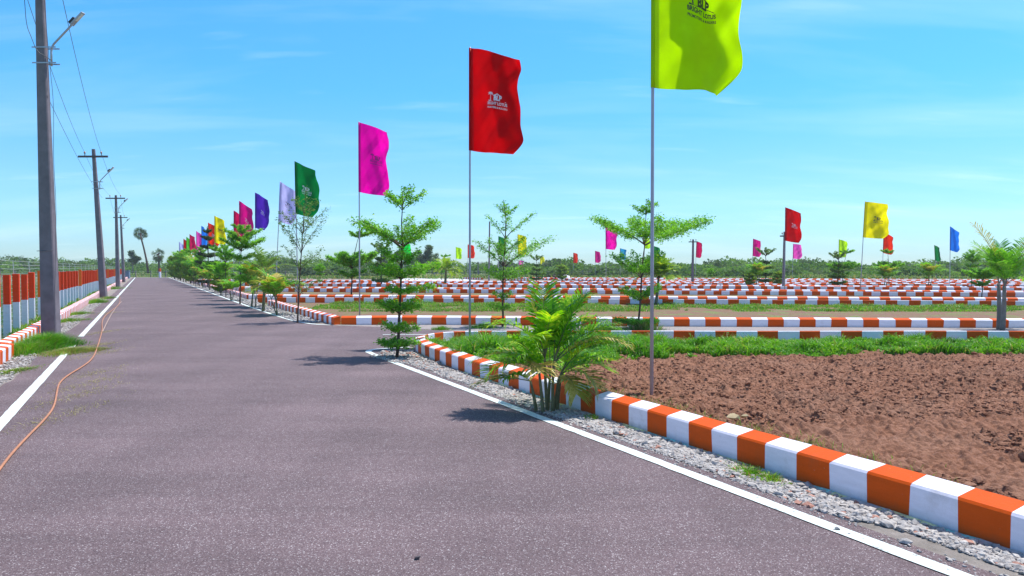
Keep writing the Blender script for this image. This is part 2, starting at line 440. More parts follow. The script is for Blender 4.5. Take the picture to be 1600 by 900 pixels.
strip_mesh('road_marking', smoothpath([R(4.19, -6), R(4.19, 10), R(4.19, 13.0), G(579, 553), G(574, 550.5), G(580, 547.5), G(612, 545), G(640, 543.5)], 0.15), 0.115, 0.018, LINE)
strip_mesh('road_marking', smoothpath([G(598, 524), G(660, 524), (0, 18.35), (18, 18.1)], 0.3), 0.10, 0.020, LINE)
strip_mesh('road_marking', smoothpath([(-4.3, 21.25), G(500, 508.6), G(472, 505), G(445, 498.5), R(4.3, 34), R(4.25, 60), R(4.2, 131)], 0.4), 0.115, 0.018, LINE)

# ------------------------------------------------------------------ kerbs
def kerb(path, label,  stripe=0.36, h1=0.220, h2=0.256, w=0.18, start=0, flip=1, group=None, z0=-0.02, pre=False):
    """path = foot of the outer face; the kerb body lies to the left of the direction of travel when flip=1"""
    pts = np.array(path) if pre else resample(path, stripe / 3.0)
    d = np.gradient(pts, axis=0); d /= np.linalg.norm(d, axis=1)[:, None]
    nr = np.stack([-d[:, 1], d[:, 0]], 1) * flip
    rs = np.random.RandomState(len(pts) + int(abs(pts[0, 0]) * 10) % 1000)
    k = len(pts)
    wob = np.interp(np.arange(k), np.arange(0, k + 9, 9), rs.randn(len(np.arange(0, k + 9, 9))) * 0.004)
    prof = [(0.0, z0), (-0.004, h1 - 0.014), (0.009, h1 + 0.002), (w - 0.014, h2), (w, h2 - 0.014), (w + 0.004, z0)]
    rings = []
    for off, z in prof:
        zz = np.full(k, z) + (wob if z > 0 else 0)
        edge = np.where(np.arange(k) % 3 == 0, rs.randn(k) * 0.006, 0); edge[0] = edge[-1] = 0
        rings.append(np.c_[pts + d * edge[:, None] + nr * (off + wob[:, None] * 0.8), zz])
    V = np.stack(rings, 1).reshape(-1, 3); n = len(prof)
    mb = MB(); i = np.arange(k - 1)
    mat = (((i // 3) + start) % 2)
    for j in range(n - 1):
        Fq = np.stack([i * n + j, (i + 1) * n + j, (i + 1) * n + j + 1, i * n + j + 1], 1)
        if flip < 0: Fq = Fq[:, ::-1]
        if j == 0:
            base = V; mb.addn(V, Fq, mat)
            off0 = mb.n - len(V)
        else:
            mb.l.append((Fq + off0).reshape(-1)); mb.fs.append(np.full(len(Fq), 4)); mb.m.append(mat.copy()); mb.sm.append(np.full(len(Fq), False))
    for r in (0, k - 1):
        f = np.arange(n) + r * n
        if (r == 0) == (flip > 0): f = f[::-1]
        mb.l.append(f + off0); mb.fs.append(np.array([n])); mb.m.append(np.array([mat[0] if r == 0 else mat[-1]])); mb.sm.append(np.array([False]))
    o = mb.build('striped_kerb', [ORANGE, WHITE])
    tag(o, label, 'kerb', group)
    return o
KG = 'orange and white striped kerbs'
nose = smoothpath([(SL * 11.5 + 4.88, 11.5), (-1.22, 12.9), (-1.62, 13.9), (-1.93, 14.9), (-1.90, 15.75), (-1.35, 16.45), (-0.5, 16.66), (2.0, 16.68)], 0.06, 3)
p1 = resample(np.concatenate([np.array([R(4.88, -4.53), R(4.88, 11.5)])[:1], nose]), 0.316 / 3)
q1 = resample([tuple(p1[-1] + np.array([0.15, 0])), (19.6, 16.62)], 0.45 / 3)
p1 = np.concatenate([p1, q1])
# body must lie on the right-hand side of travel (inside the plot)
K1 = kerb(p1, 'orange and white striped kerb wrapping the near ploughed plot, closest to the camera', 0.335, flip=-1, group=KG, start=1, pre=True)

def rowline(lx, ly, rx, ry, z=0.0):
    return np.array(G(lx, ly)), np.array(G(rx, ry))
def row_Z(a, b, X):
    t = (X - a[0]) / (b[0] - a[0]); return a[1] + (b[1] - a[1]) * t
def row_cross_lane(a, b, o):          # where the row line meets lane offset o
    # X = SL*Z+o ; Z = a1 + s (X-a0)
    s = (b[1] - a[1]) / (b[0] - a[0])
    Z = (a[1] + s * (o - a[0])) / (1 - s * SL)
    return (SL * Z + o, Z)
rows = {
 'A': (533, 508.5, 1600, 513.0),
 'B': (660, 474.6, 1600, 480.0),
 'C': (660, 457.8, 1600, 464.5),
 'D': (660, 448.8, 1600, 455.5),
 'E': (660, 443.4, 1600, 449.6),
 'F': (660, 440.0, 1600, 445.8),
 'G': (660, 437.6, 1600, 443.0),
 'I': (660, 435.8, 1600, 441.0),
}
RL = {k: rowline(*v) for k, v in rows.items()}
def rowpath(key, o0, x1, dz=0.0):
    a, b = RL[key]; a = a + np.array([0, dz]); b = b + np.array([0, dz])
    p = row_cross_lane(a, b, o0); return [p, (x1, row_Z(a, b, x1))]
# row A: front of the second plot
pa = [(-4.62, 21.62), (-4.35, 21.50), (-3.6, 21.75)]
a, b = RL['A']
kerb(smoothpath([(-4.78, 21.45), (-4.0, 21.52), (-3.2, 21.62), (-1.5, 21.55), (2, row_Z(a, b, 2)), (17, row_Z(a, b, 17))], 0.05, 2),
     'striped kerb along the far side of the gravel side road, fronting the second plot', 0.42, flip=1, group=KG, start=0)
kerb(smoothpath([(-4.95, 21.35), (-5.15, 21.75), (SL * 22.8 + 5.3, 22.8), R(5.3, 33.0)], 0.05, 2),
     'striped kerb running beside the main road along the second plot, behind the sparse young tree', 0.36, flip=-1, group=KG, start=0)
def span(key, o, xr, dz, label, side, st=0):
    p = rowpath(key, o, xr, dz)
    return kerb(p, label, 0.46, flip=side, group=KG, start=st)
ordn = ['second', 'third', 'fourth', 'fifth', 'sixth', 'seventh', 'eighth']
far = [('B', 31, 3.5), ('C', 42, 3.6), ('D', 54, 3.8), ('E', 66, 4.2), ('F', 78, 4.4), ('G', 92, 4.6), ('I', 104, 5)]
for q, (key, xr, gap) in enumerate(far):
    # back edge of one plot (seen from inside): outer face is the far one; body lies towards the camera
    oL = 5.35 if key in 'BCDE' else 55.5
    p = rowpath(key, oL, xr, 0.19)
    kerb(p, 'striped kerb closing the back of the %s plot counted from the camera' % ordn[q], 0.46, flip=-1, group=KG, start=q % 2)
    p2 = rowpath(key, oL, xr, 0.19 + gap)
    kerb(p2, 'striped kerb across the lane from the back of the %s plot, facing the camera' % ordn[q], 0.46, flip=1, group=KG, start=(q + 1) % 2)
    # lane between the two
    a1 = rowpath(key, 5.3, xr, 0.2); a2 = rowpath(key, 5.3, xr, 0.2 + gap)
    sheet('side_road', [a1[0], a1[1], a2[1], a2[0]], 0.008, SIDER)
    if q < 6:
        nk = far[q + 1][0]
        s0 = rowpath(key, 5.3, xr, 0.3 + gap)[0][1]; s1 = rowpath(nk, 5.3, xr, 0)[0][1]
        if q < 3: kerb([R(5.3, s0), R(5.3, s1)], 'striped kerb beside the main road along the %s plot counted from the camera' % ordn[q + 1], 0.40, flip=-1, group=KG)
        # second road far to the right: kerbs running away from the camera
        if q >= 2:
            for oo, wd in ((46.5, 'left'), (54.0, 'right')):
                aa = rowpath(key, oo, xr, 0.3 + gap)[0][1]; bb = rowpath(nk, oo, xr, 0)[0][1]
                kerb([R(oo, aa), R(oo, bb)], 'distant striped kerb on the %s side of the far cross road, beside the %s plot' % (wd, ordn[q + 1]), 0.46, flip=-1 if wd == 'right' else 1, group=KG)
        # plot ground
        c1 = rowpath(key, 5.45, xr, 0.4 + gap); c2 = rowpath(nk, 5.45, xr, -0.05)
        sheet('plot_ground', [c1[0], c1[1], c2[1], c2[0]], 0.012, PLOTG)
sheet('plot_ground', [(-4.55, 21.8), (20, 20.5), rowpath('B', 5.5, 26, -0.02)[1], rowpath('B', 5.5, 26, -0.02)[0]], 0.02, PLOTG)
# left kerb, two runs with a jog
kerb([R(-2.49, 132), R(-2.49, 13.85)], 'small striped kerb along the left verge, running behind the concrete poles', 0.30, flip=-1, h1=0.235, h2=0.26, group=KG)
kerb([R(-2.36, 13.8), R(-2.36, -6)], 'short striped kerb at the left edge of the picture, forward of the long one', 0.30, flip=-1, h1=0.24, h2=0.265, group=KG)

# paint spilt along the foot of the near kerb: turquoise and yellow edging
def spill(o0, z0, z1, col, seed):
    rs = np.random.RandomState(seed); zz = np.arange(z0, z1, 0.06)
    return [R(o0 - 0.0, z) for z in zz]
TEAL = plain('turquoise_paint', (0.25, 0.62, 0.55), 0.7, 0, 0.4, 30)
YEL = plain('pale_yellow_paint', (0.75, 0.72, 0.35), 0.7, 0, 0.4, 30)
MORT = plain('mortar', (0.46, 0.45, 0.43), 0.9, 0, 0.3, 22)
mb = MB(); rs = np.random.RandomState(8)
zz = np.arange(2.0, 12.0, 0.05); k = len(zz)
wout = 0.055 + 0.05 * (vnoise(zz * 5, zz * 0, 3) - 0.3)
o_in = 4.875; V1 = np.array([[*R(o_in, z), 0.006 + 0.014 * vnoise(np.array([z * 9]), np.array([0.]), 4)[0]] for z in zz])
V2 = np.array([[*R(o_in - w_, z), 0.002] for z, w_ in zip(zz, wout)])
i = np.arange(k - 1)
pm = np.where((zz[:-1] % 1.34) < 0.67, 0, 1)
pm = np.where(vnoise(zz[:-1] * 3.1, zz[:-1] * 0, 9) > 0.62, 2, pm)
mb.addn(np.concatenate([V1, V2]), np.stack([i, i + 1, i + k + 1, i + k], 1)[:, ::-1], pm)
fo = mb.build('mortar_edging', [TEAL, YEL, MORT], K1)

# ------------------------------------------------------------------ stones, soil, grass
ico_t = (1 + 5 ** 0.5) / 2
ICO = np.array([(-1, ico_t, 0), (1, ico_t, 0), (-1, -ico_t, 0), (1, -ico_t, 0), (0, -1, ico_t), (0, 1, ico_t), (0, -1, -ico_t), (0, 1, -ico_t), (ico_t, 0, -1), (ico_t, 0, 1), (-ico_t, 0, -1), (-ico_t, 0, 1)]) / math.sqrt(1 + ico_t ** 2)
ICOF = np.array([(0, 11, 5), (0, 5, 1), (0, 1, 7), (0, 7, 10), (0, 10, 11), (1, 5, 9), (5, 11, 4), (11, 10, 2), (10, 7, 6), (7, 1, 8), (3, 9, 4), (3, 4, 2), (3, 2, 6), (3, 6, 8), (3, 8, 9), (4, 9, 5), (2, 4, 11), (6, 2, 10), (8, 6, 7), (9, 8, 1)])
def stones(mb, cen, size, seed=0, flat=0.65, mat=0, rough=0.28):
    rs = np.random.RandomState(seed); n = len(cen)
    V = ICO[None] * (1 + rs.randn(n, 12, 1) * rough)
    S = np.stack([1 + rs.rand(n) * .6, 0.7 + rs.rand(n) * .5, np.full(n, flat)], 1)
    V = V * S[:, None]
    a = rs.rand(n) * 6.28; c, s = np.cos(a), np.sin(a)
    t = rs.randn(n) * 0.35; ct, st = np.cos(t), np.sin(t)
    x, y, z = V[..., 0], V[..., 1], V[..., 2]
    y, z = y * ct[:, None] - z * st[:, None], y * st[:, None] + z * ct[:, None]
    x, y = x * c[:, None] - y * s[:, None], x * s[:, None] + y * c[:, None]
    V = np.stack([x, y, z], -1) * (np.asarray(size)[:, None, None] / 2) + cen[:, None]
    Fa = (ICOF[None] + (np.arange(n) * 12)[:, None, None]).reshape(-1, 3)
    m = mat if np.isscalar(mat) else np.repeat(mat, 20)
    mb.addn(V, Fa, m)
rs = np.random.RandomState(2)
mb = MB(); n = 30000
Z = 2.4 + rs.rand(n) ** 1.5 * 10.6; e = rs.beta(1.3, 1.5, n)
edge = 4.33 + 0.09 * vnoise(Z * 1.7, Z * 0, 6)
o = edge + (4.86 - edge) * e
keep = vnoise(Z * 1.1 + 5, o * 6, 7) > 0.12 + 0.2 * np.abs(e - 0.45)
o = o[keep]; Z = Z[keep]
sz = np.clip(rs.lognormal(-4.0, 0.45, len(o)), 0.010, 0.060)
stones(mb, np.stack([SL * Z + o, Z, 0.002 + sz * 0.2 + rs.rand(len(o)) * 0.012 * np.clip((4.80 - o) / .3, 0, 1)], 1), sz, 3, 0.6, np.where(rs.rand(len(o)) < 0.035, 1, 0))
n = 900; Z = 3.2 + rs.rand(n) * 9; o = 4.42 - np.abs(rs.randn(n)) * 0.09
sz = np.clip(rs.lognormal(-4.5, 0.4, n), 0.006, 0.03)
stones(mb, np.stack([SL * Z + o, Z, 0.012 + sz * 0.2], 1), sz, 5)
# nose of the plot around the near young tree
n = 2600; x = -2.6 + rs.rand(n) * 1.6; y = 12.6 + rs.rand(n) * 2.6
kp = inpoly(x, y, [R(4.3, 12.3), R(4.86, 12.3), (-1.4, 13.3), (-1.75, 14.4), (-2.0, 15.0), (-2.5, 14.6), (-2.55, 13.7)])
x, y = x[kp], y[kp]; sz = np.clip(rs.lognormal(-3.6, 0.4, len(x)), 0.015, 0.07)
stones(mb, np.stack([x, y, 0.01 + sz * 0.3], 1), sz, 6, 0.6, np.where(rs.rand(len(x)) < 0.12, 1, 0))
# left verge
n = 5200; Z = 5 + rs.rand(n) ** 1.3 * 34; o = -2.40 + 0.47 * rs.beta(1.5, 1.5, n)
sz = np.clip(rs.lognormal(-3.7, 0.4, n), 0.012, 0.06)
stones(mb, np.stack([SL * Z + o, Z, 0.006 + sz * 0.3], 1), sz, 7)
# far right verge
n = 3500; Z = 22.5 + rs.rand(n) ** 1.3 * 40; o = 4.45 + 0.75 * rs.rand(n)
sz = np.clip(rs.lognormal(-3.2, 0.4, n), 0.02, 0.1)
stones(mb, np.stack([SL * Z + o, Z, 0.006 + sz * 0.3], 1), sz, 9)
go = mb.build('gravel', [STONE, STONE2]); tag(go, 'loose grey crushed stone lying between the road edges and the striped kerbs', 'gravel', kind='stuff')

def omin(Z): return np.interp(Z, [0, 12.5, 14, 15, 15.8, 16.3, 16.5], [5.0, 5.02, 5.18, 5.40, 5.95, 6.9, 7.4])
def soil_h(X, Y):
    h = 0.03 + 0.05 * vnoise(X * 1.1, Y * 1.1, 11) + 0.05 * vnoise(X * 4.1, Y * 4.6, 12) ** 1.5
    cl = vnoise(X * 12.5, Y * 14.5, 13); cl2 = vnoise(X * 19.7 + Y * 4, Y * 21.1 - X * 3, 14); cl3 = vnoise(X * 29.7 - Y * 9, Y * 28.1 + X * 8, 15)
    lump = np.clip(cl - 0.42, 0, 1) * 0.085 + np.clip(cl2 - 0.42, 0, 1) * 0.085 + cl3 * 0.042
    gap = vnoise(X * 0.9 + 40, Y * 0.9 + 3, 16)
    h = h + lump * (0.55 + 0.45 * gap)
    return (h - 0.01) * np.interp(Y, [13.2, 15.0, 16.4], [1.0, 0.6, 0.25])
nu, nv = 640, 640
tt = 2.6 + (16.62 - 2.6) * np.linspace(0, 1, nv) ** 1.25
ww = np.linspace(0, 1, nu) ** 1.05
TT, WW = np.meshgrid(tt, ww, indexing='ij')
o0 = omin(TT); xmax = np.maximum(0.72 * TT + 2.2, 5)
X0 = SL * TT + o0; XX = X0 + (xmax - X0) * WW
HH = soil_h(XX, TT); HH[:, 0] = 0.05
V = np.stack([XX, TT, HH], -1).reshape(-1, 3)
ii, jj = np.meshgrid(np.arange(nv - 1), np.arange(nu - 1), indexing='ij'); q = ii * nu + jj
mb = MB(); mb.addn(V, np.stack([q, q + 1, q + nu + 1, q + nu], -1).reshape(-1, 4), 0, False)
so = mb.build('ploughed_soil', SOIL); so['kind'] = 'structure'
# clods
n = 30000; mb = MB()
Z = 3.5 + rs.rand(n) ** 1.15 * 9.8; X = SL * Z + omin(Z) + 0.1 + rs.rand(n) * (0.72 * Z + 1.5 - SL * Z - omin(Z))
sz = np.clip(rs.lognormal(-3.85, 0.5, n), 0.010, 0.10)
kp = vnoise(X * 0.8 + 40, Z * 0.8 + 3, 17) > 0.22
X, Z, sz = X[kp], Z[kp], sz[kp]
stones(mb, np.stack([X, Z, soil_h(X, Z) + sz * 0.12], 1), sz, 21, 0.62, 0, 0.2)
co = mb.build('soil_clods', SOIL); tag(co, 'loose reddish brown clods scattered over the ploughed plot', 'clods', kind='stuff')

def blades(mb, X, Y, Z0, hgt, wid, seed, mats=(0,), lean=0.5, pr=None):
    rs = np.random.RandomState(seed); n = len(X)
    a = rs.rand(n) * 6.28; ln = hgt * lean * (0.3 + rs.rand(n)); dx, dy = np.cos(a) * ln, np.sin(a) * ln
    b = rs.rand(n) * 6.28; wx, wy = np.cos(b) * wid / 2, np.sin(b) * wid / 2
    base = np.stack([X, Y, Z0], 1)
    p0 = base + np.stack([wx, wy, np.zeros(n)], 1); p1 = base - np.stack([wx, wy, np.zeros(n)], 1)
    mid = base + np.stack([dx * .35, dy * .35, hgt * .6], 1)
    p2 = mid - np.stack([wx, wy, np.zeros(n)], 1) * .8; p3 = mid + np.stack([wx, wy, np.zeros(n)], 1) * .8
    tip = base + np.stack([dx, dy, hgt * (0.75 + 0.25 * rs.rand(n))], 1)
    V = np.stack([p0, p1, p2, p3, tip], 1).reshape(-1, 3); i = np.arange(n) * 5
    m = rs.choice(mats, n, p=pr)
    k = mb.n
    mb.addn(V, np.stack([i, i + 1, i + 2, i + 3], 1), m)
    Fa = np.stack([i + 3, i + 2, i + 4], 1) + k
    mb.l.append(Fa.reshape(-1)); mb.fs.append(np.full(n, 3)); mb.m.append(m.copy()); mb.sm.append(np.full(n, False))
def leafquads(mb, c, size, seed, mat=0, up=0.6, asp=0.5):
    rs = np.random.RandomState(seed); n = len(c)
    nm = rs.randn(n, 3); nm[:, 2] = np.abs(nm[:, 2]) + up * 2; nm /= np.linalg.norm(nm, axis=1)[:, None]
    a = np.cross(nm, rs.randn(n, 3)); a /= np.linalg.norm(a, axis=1)[:, None]; b = np.cross(nm, a)
    s = np.broadcast_to(np.asarray(size, float), (n,)) * (0.65 + 0.7 * rs.rand(n)); s = s[:, None]
    fold = nm * s * 0.12
    V = np.stack([c - a * s * .5, c + b * s * asp * .5 + fold, c + a * s * .55, c - b * s * asp * .5 + fold], 1).reshape(-1, 3)
    i = np.arange(n) * 4; mb.addn(V, np.stack([i, i + 1, i + 2, i + 3], 1), mat)
# grass band in front of the plot's back kerb
mb = MB(); n = 300000
X = -1.9 + rs.rand(n) * 16.5; Y = 11.3 + rs.rand(n) * 5.15
front = np.where(X < 1.2, 12.4 - 0.3 * (X + 1.5), np.interp(X, [1.2, 2.6, 4, 6, 14], [11.9, 12.9, 13.25, 13.15, 12.9])) + 0.55 * (vnoise(X * 1.8, X * 0, 21) - 0.5)
kp = (Y > front) & (X > SL * Y + omin(Y) + 0.06) & (vnoise(X * 2.2, Y * 2.2, 22) + 0.45 * vnoise(X * 7, Y * 7, 23) > 0.50)
X, Y = X[kp], Y[kp]
hh = (0.03 + 0.20 * vnoise(X * 1.6, Y * 2.4, 24) * vnoise(X * 4.6, Y * 5.4, 25) * 1.6) * (0.6 + rs.rand(len(X)) * 0.8) * np.where(X < 2.0, 1.25, 1.0) * np.interp(Y, [14.0, 15.3, 16.4], [1.15, 0.95, 0.5])
sel = rs.rand(len(X)) < .3; lx, ly, lh = X[sel], Y[sel], hh[sel]
blades(mb, X, Y, soil_h(X, Y) - 0.02, hh, 0.014 + 0.012 * rs.rand(len(X)), 31, (0, 1), 0.7, (0.93, 0.07))
leafquads(mb, np.stack([lx, ly, soil_h(lx, ly) + lh * rs.rand(len(lx)) * .9], 1), 0.045, 38, 0, .5, .7)
# tall dry and green weeds standing against the back kerb at its left end
n = 2600; Y = 15.2 + rs.rand(n) * 1.1; X = -1.5 + rs.rand(n) ** 1.2 * 6.5
kp = vnoise(X * 2.6, Y * 1.5, 27) > 0.5; X, Y = X[kp], Y[kp]
blades(mb, X, Y, 0 * X, 0.10 + 0.22 * rs.rand(len(X)), 0.010 + 0 * X, 37, (0, 1), 0.5, (0.55, 0.45))
# sparse grass on the plot edges and along kerbs
n = 16000; Z = 3.2 + rs.rand(n) * 10; X = SL * Z + omin(Z) + 0.02 + np.abs(rs.randn(n)) * 0.28
kp = vnoise(X * 2.5, Z * 2.5, 26) > 0.45; X, Z = X[kp], Z[kp]
blades(mb, X, Z, soil_h(X, Z) - 0.01, 0.03 + 0.09 * rs.rand(len(X)) ** 2, 0.006 + 0 * X, 32, (0, 1), 0.8, (0.3, 0.7))
g1 = mb.build('grass', [GRASS, GRASSD]); tag(g1, 'bright green grass and low weeds along the back of the ploughed plot', 'grass', kind='stuff')
# verge grass
mb = MB()
def tuft(cx, cy, rx, ry, n, h, seed, dry=0.2, w=0.008):
    r2 = np.random.RandomState(seed); a = r2.rand(n) * 6.28; r = np.abs(r2.randn(n)) * 0.55 * (0.6 + 0.8 * vnoise(np.cos(a) * 2 + 9, np.sin(a) * 2 + 9, seed % 90))
    blades(mb, cx + np.cos(a) * r * rx, cy + np.sin(a) * r * ry, np.full(n, 0.005), h * (0.4 + 0.8 * r2.rand(n)) * np.clip(1.15 - r * .6, .25, 1.2), np.full(n, w), seed, (0, 1), 0.8, (1 - dry, dry))
for (px, py, rx, ry, n, h, dry) in [(72, 546, 0.40, 0.9, 9000, 0.30, 0.08), (45, 552, 0.34, 0.8, 4200, 0.22, 0.2), (110, 551, 0.38, 0.8, 5000, 0.09, 0.7), (20, 582, 0.22, 0.8, 1500, 0.05, 0.5), (138, 548, 0.4, 0.45, 4200, 0.05, 0.93),
        (150, 474, .35, 1.3, 1800, .22, .15), (170, 467, .3, 1.0, 700, .16, .4), (108, 503, .3, 1.1, 1200, .12, .3), (122, 492, .3, 1.2, 1200, .12, .3), (177, 452, .35, 2.5, 900, .25, .2), (1170, 742, 0.16, 0.35, 900, 0.05, 0.35), (1205, 752, 0.1, 0.2, 300, 0.06, 0.3), (925, 655, .12, .2, 250, .05, .4),
        (755, 513, .5, .25, 900, .14, .1), (690, 516, .3, .2, 500, .12, .1), (950, 520, .4, .2, 500, .2, .2), (1005, 516, .6, .2, 900, .25, .4), (920, 517, .3, .2, 400, .2, .3)]:
    x, y = G(px, py); tuft(x, y, rx, ry, n, h, int(px + py), dry)
# strip beyond the left kerb and second plot grass
n = 26000; Z = 12 + rs.rand(n) ** 1.3 * 60; o = -2.75 - rs.rand(n) * 0.8
kp = vnoise(Z * .8, o * 3, 31) > 0.42; Z, o = Z[kp], o[kp]
blades(mb, SL * Z + o, Z, 0 * Z, 0.08 + 0.22 * rs.rand(len(Z)) * vnoise(Z * .5, o, 32), 0.012 + 0.0005 * Z, 33, (0, 1), 0.6, (0.75, 0.25))
n = 60000; X = -8 + rs.rand(n) * 34; Y = 27.8 + rs.rand(n) * 6.6
kp = (Y < row_Z(*RL['B'], X)) & (X > SL * Y + 5.6) & (vnoise(X * .9, Y * .9, 41) + .4 * vnoise(X * 4, Y * 4, 42) > 0.62 - 0.12 * (Y - 28) / 4)
X, Y = X[kp], Y[kp]
blades(mb, X, Y, 0.01 + 0 * X, 0.05 + 0.12 * rs.rand(len(X)) * vnoise(X * 1.3, Y * 1.3, 43) * 1.5, 0.028 + 0 * X, 34, (0, 1), 0.7, (0.75, 0.25))
# weeds behind fence and around far end
n = 30000; Z = 16 + rs.rand(n) * 60; o = -4 - rs.rand(n) ** 1.5 * 14
blades(mb, SL * Z + o, Z, 0 * Z, 0.1 + 0.3 * rs.rand(n) * vnoise(Z * .4, o * .5, 35), 0.03 + 0 * Z, 36, (0, 1), 0.6, (0.7, 0.3))
g2 = mb.build('grass', [GRASS, GRASSD]); tag(g2, 'grass and dry straw growing on the verges, beside the left fence and in the second plot', 'grass', kind='stuff')
# dry straw litter beside the hose
mb = MB(); n = 2600
tz = rs.rand(n)
pts = np.array([G(150, 555), G(147, 585), G(140, 600), G(160, 520), G(168, 490), G(155, 540), G(120, 620), G(100, 650)])
c = pts[rs.randint(0, len(pts), n)]
X = c[:, 0] + rs.randn(n) * 0.10; Y = c[:, 1] + rs.randn(n) * 0.55
blades(mb, X, Y, 0.014 + 0 * X, 0.012 + 0.01 * rs.rand(n), 0.006 + 0 * X, 51, (0,), 3.5)
s1 = mb.build('straw_litter', [GRASSD]); tag(s1, 'dry straw bits scattered on the asphalt beside the hose', 'straw', kind='stuff')
for (px, py, s, lab) in [(653, 877, 0.024, 'small dark pebble lying alone on the asphalt near the bottom of the picture'), (1415, 853, 0.045, 'grey stone lying between the right white line and the gravel'), (1308, 832, 0.03, 'small stone resting on the right white line')]:
    x, y = G(px, py); m2 = MB(); stones(m2, np.array([[0, 0, 0]]), np.array([s]), int(px), 0.6)
    ob = m2.build('stone', [IRON if px == 653 else STONE], loc=(x, y, 0.02 + s * 0.15)); tag(ob, lab, 'stone')
x, y = G(1140, 655, 0.2); m2 = MB(); stones(m2, np.array([[0, 0, 0], [0.12, 0.05, -0.01]]), np.array([0.11, 0.07]), 4, 0.5)
ob = m2.build('stone', [plain('sand_heap', (0.42, 0.34, 0.2), 0.95)], loc=(x + 0.06, y + 0.10, 0.21)); tag(ob, 'pale sandy lump lying just behind the near kerb', 'stone')

# ------------------------------------------------------------------ hose
HOSE = plain('hose_rubber', (0.46, 0.20, 0.10), 0.6, 0, 0.15, 10)
hp = [(-25, 775), (0, 738), (20, 712), (45, 685), (70, 660), (85, 640), (89, 615), (92, 602), (105, 590), (130, 575), (143, 565), (150, 552), (155, 535), (160, 518), (159, 505), (163, 496), (172, 488), (186, 478), (188, 468), (185, 460)]
hp = [G(a, b) for a, b in hp]
hs = smoothpath(hp, 0.06, 3); hs = np.c_[hs, np.full(len(hs), 0.030)]
mb = MB(); mb.tube(hs, 0.0115, 8)
ho = mb.build('hose', HOSE); tag(ho, 'long orange-brown hose winding over the asphalt beside the left white line', 'hose')
hp = [G(a, b) for a, b in [(160, 520), (168, 503), (174, 492), (178, 486), (184, 478), (190, 472)]]
hs = smoothpath(hp, 0.1, 3); hs = np.c_[hs, np.full(len(hs), 0.026)]
mb = MB(); mb.tube(hs, 0.012, 6)
ho = mb.build('cable', plain('dull_cable', (0.42, 0.30, 0.24), 0.7)); tag(ho, 'thin pale cable beside the hose further up the road', 'cable')

# ------------------------------------------------------------------ left fence
fe = empty('boundary_fence', (*R(-3.19, 14), 0))
tag(fe, 'wire mesh boundary fence with red and white concrete posts on the left of the road', 'fence')
FO = Vector(fe.location)
def fpost(o, Z, w, h, mt, mb_, hb, name, lean=0.0):
    x, y = R(o, Z); m = MB(); az = math.atan2(1, SL)
    m.box((0, 0, hb / 2), (w, w * 0.75, hb), 1, az); m.box((0, 0, (h + hb) / 2), (w, w * 0.75, h - hb - 0.0), 0, az)
    ob = m.build(name, [mt, mb_], fe, (x - FO.x, y - FO.y, 0)); ob.rotation_euler = (lean, lean * .6, 0)
Z = 11.0; zi = 0; mains = [23.3 + 14.6 * k for k in range(-1, 7)]
zlist = []
rs = np.random.RandomState(5)
for m_ in mains:
    fpost(-3.15, m_, 0.17, 1.52, ORNP, WHITE, 0.72, 'painted_post')
for m_ in mains:
    for j in range(1, 11):
        z = m_ + j * 14.6 / 11
        if z > 125: continue
        zlist.append(z)
for z in [zq for zq in zlist if zq > 11]:
    fpost(-3.22, z, 0.19, 1.46 + rs.randn() * 0.015, REDP, GREYW, 0.75, 'concrete_post', rs.randn() * 0.012)
m = MB()
for hgt in list(np.arange(0.10, 1.50, 0.10)) + [1.58, 1.68, 1.78]:
    pts = np.array([[*R(-3.29, z), hgt + 0.006 * math.sin(z * 2.2)] for z in np.arange(9, 126, 0.7)]) - np.array([FO.x, FO.y, 0])
    m.tube(pts, 0.006, 3, cap=False)
for z in np.arange(9, 60, 0.12):
    x, y = R(-3.29, z); m.tube(np.array([[x - FO.x, y - FO.y, 0.02], [x - FO.x, y - FO.y, 1.48]]), 0.0035, 3, cap=False)
for z in [zq for zq in zlist if zq > 11][::2]:
    x, y = R(-3.27, z); m.tube(np.array([[x - FO.x, y - FO.y, 1.40], [x - FO.x - .02, y - FO.y, 1.80]]), 0.010, 4, cap=False)
m.build('wire_mesh', MESHM, fe)

# far wire fence across the end of the road
ff = empty('wire_fence', (*R(1.2, 134), 0)); tag(ff, 'low post and wire fence across the far end of the road', 'fence'); FF = Vector(ff.location)
for k in range(-12, 40):
    m = MB(); m.box((0, 0, 0.6), (0.12, 0.12, 1.2)); m.build('post', CONC, ff, (k * 2.6, 0.04 * k, 0))
m = MB()
for hgt in (0.35, 0.7, 1.05):
    m.tube(np.array([[-31, -.5, hgt], [102, 1.6, hgt]]), 0.012, 3, cap=False)
m.build('wire', MESHM, ff)
for (px, w, lab) in [(250, 0.28, 'orange and white marker post standing at the far end of the road')]:
    e = empty('marker_post', (*R(H * (250 - 225) / 14.8, 129.5), 0)); tag(e, lab, 'post')
    m = MB(); m.box((0, 0, 0.5), (w, w, 1.0)); m.build('base', WHITE, e)
    m = MB(); m.box((0, 0, 1.28), (w, w, 0.56)); m.build('painted_top', ORANGE, e)
e = empty('junction_box', (*P(199, 432, 118)[:2], 0)); tag(e, 'blue-grey box standing at the left of the far end of the road', 'box')
m = MB(); m.box((0, 0, .6), (0.7, 0.4, 1.2)); m.box((0, 0, 1.23), (0.8, 0.5, 0.06)); m.build('cabinet', plain('blue_grey_paint', (0.15, 0.22, 0.3)), e)
m = MB(); m.box((0, -.21, .6), (0.5, 0.03, 0.9)); m.build('door', plain('blue_paint', (0.12, 0.2, 0.3)), e)

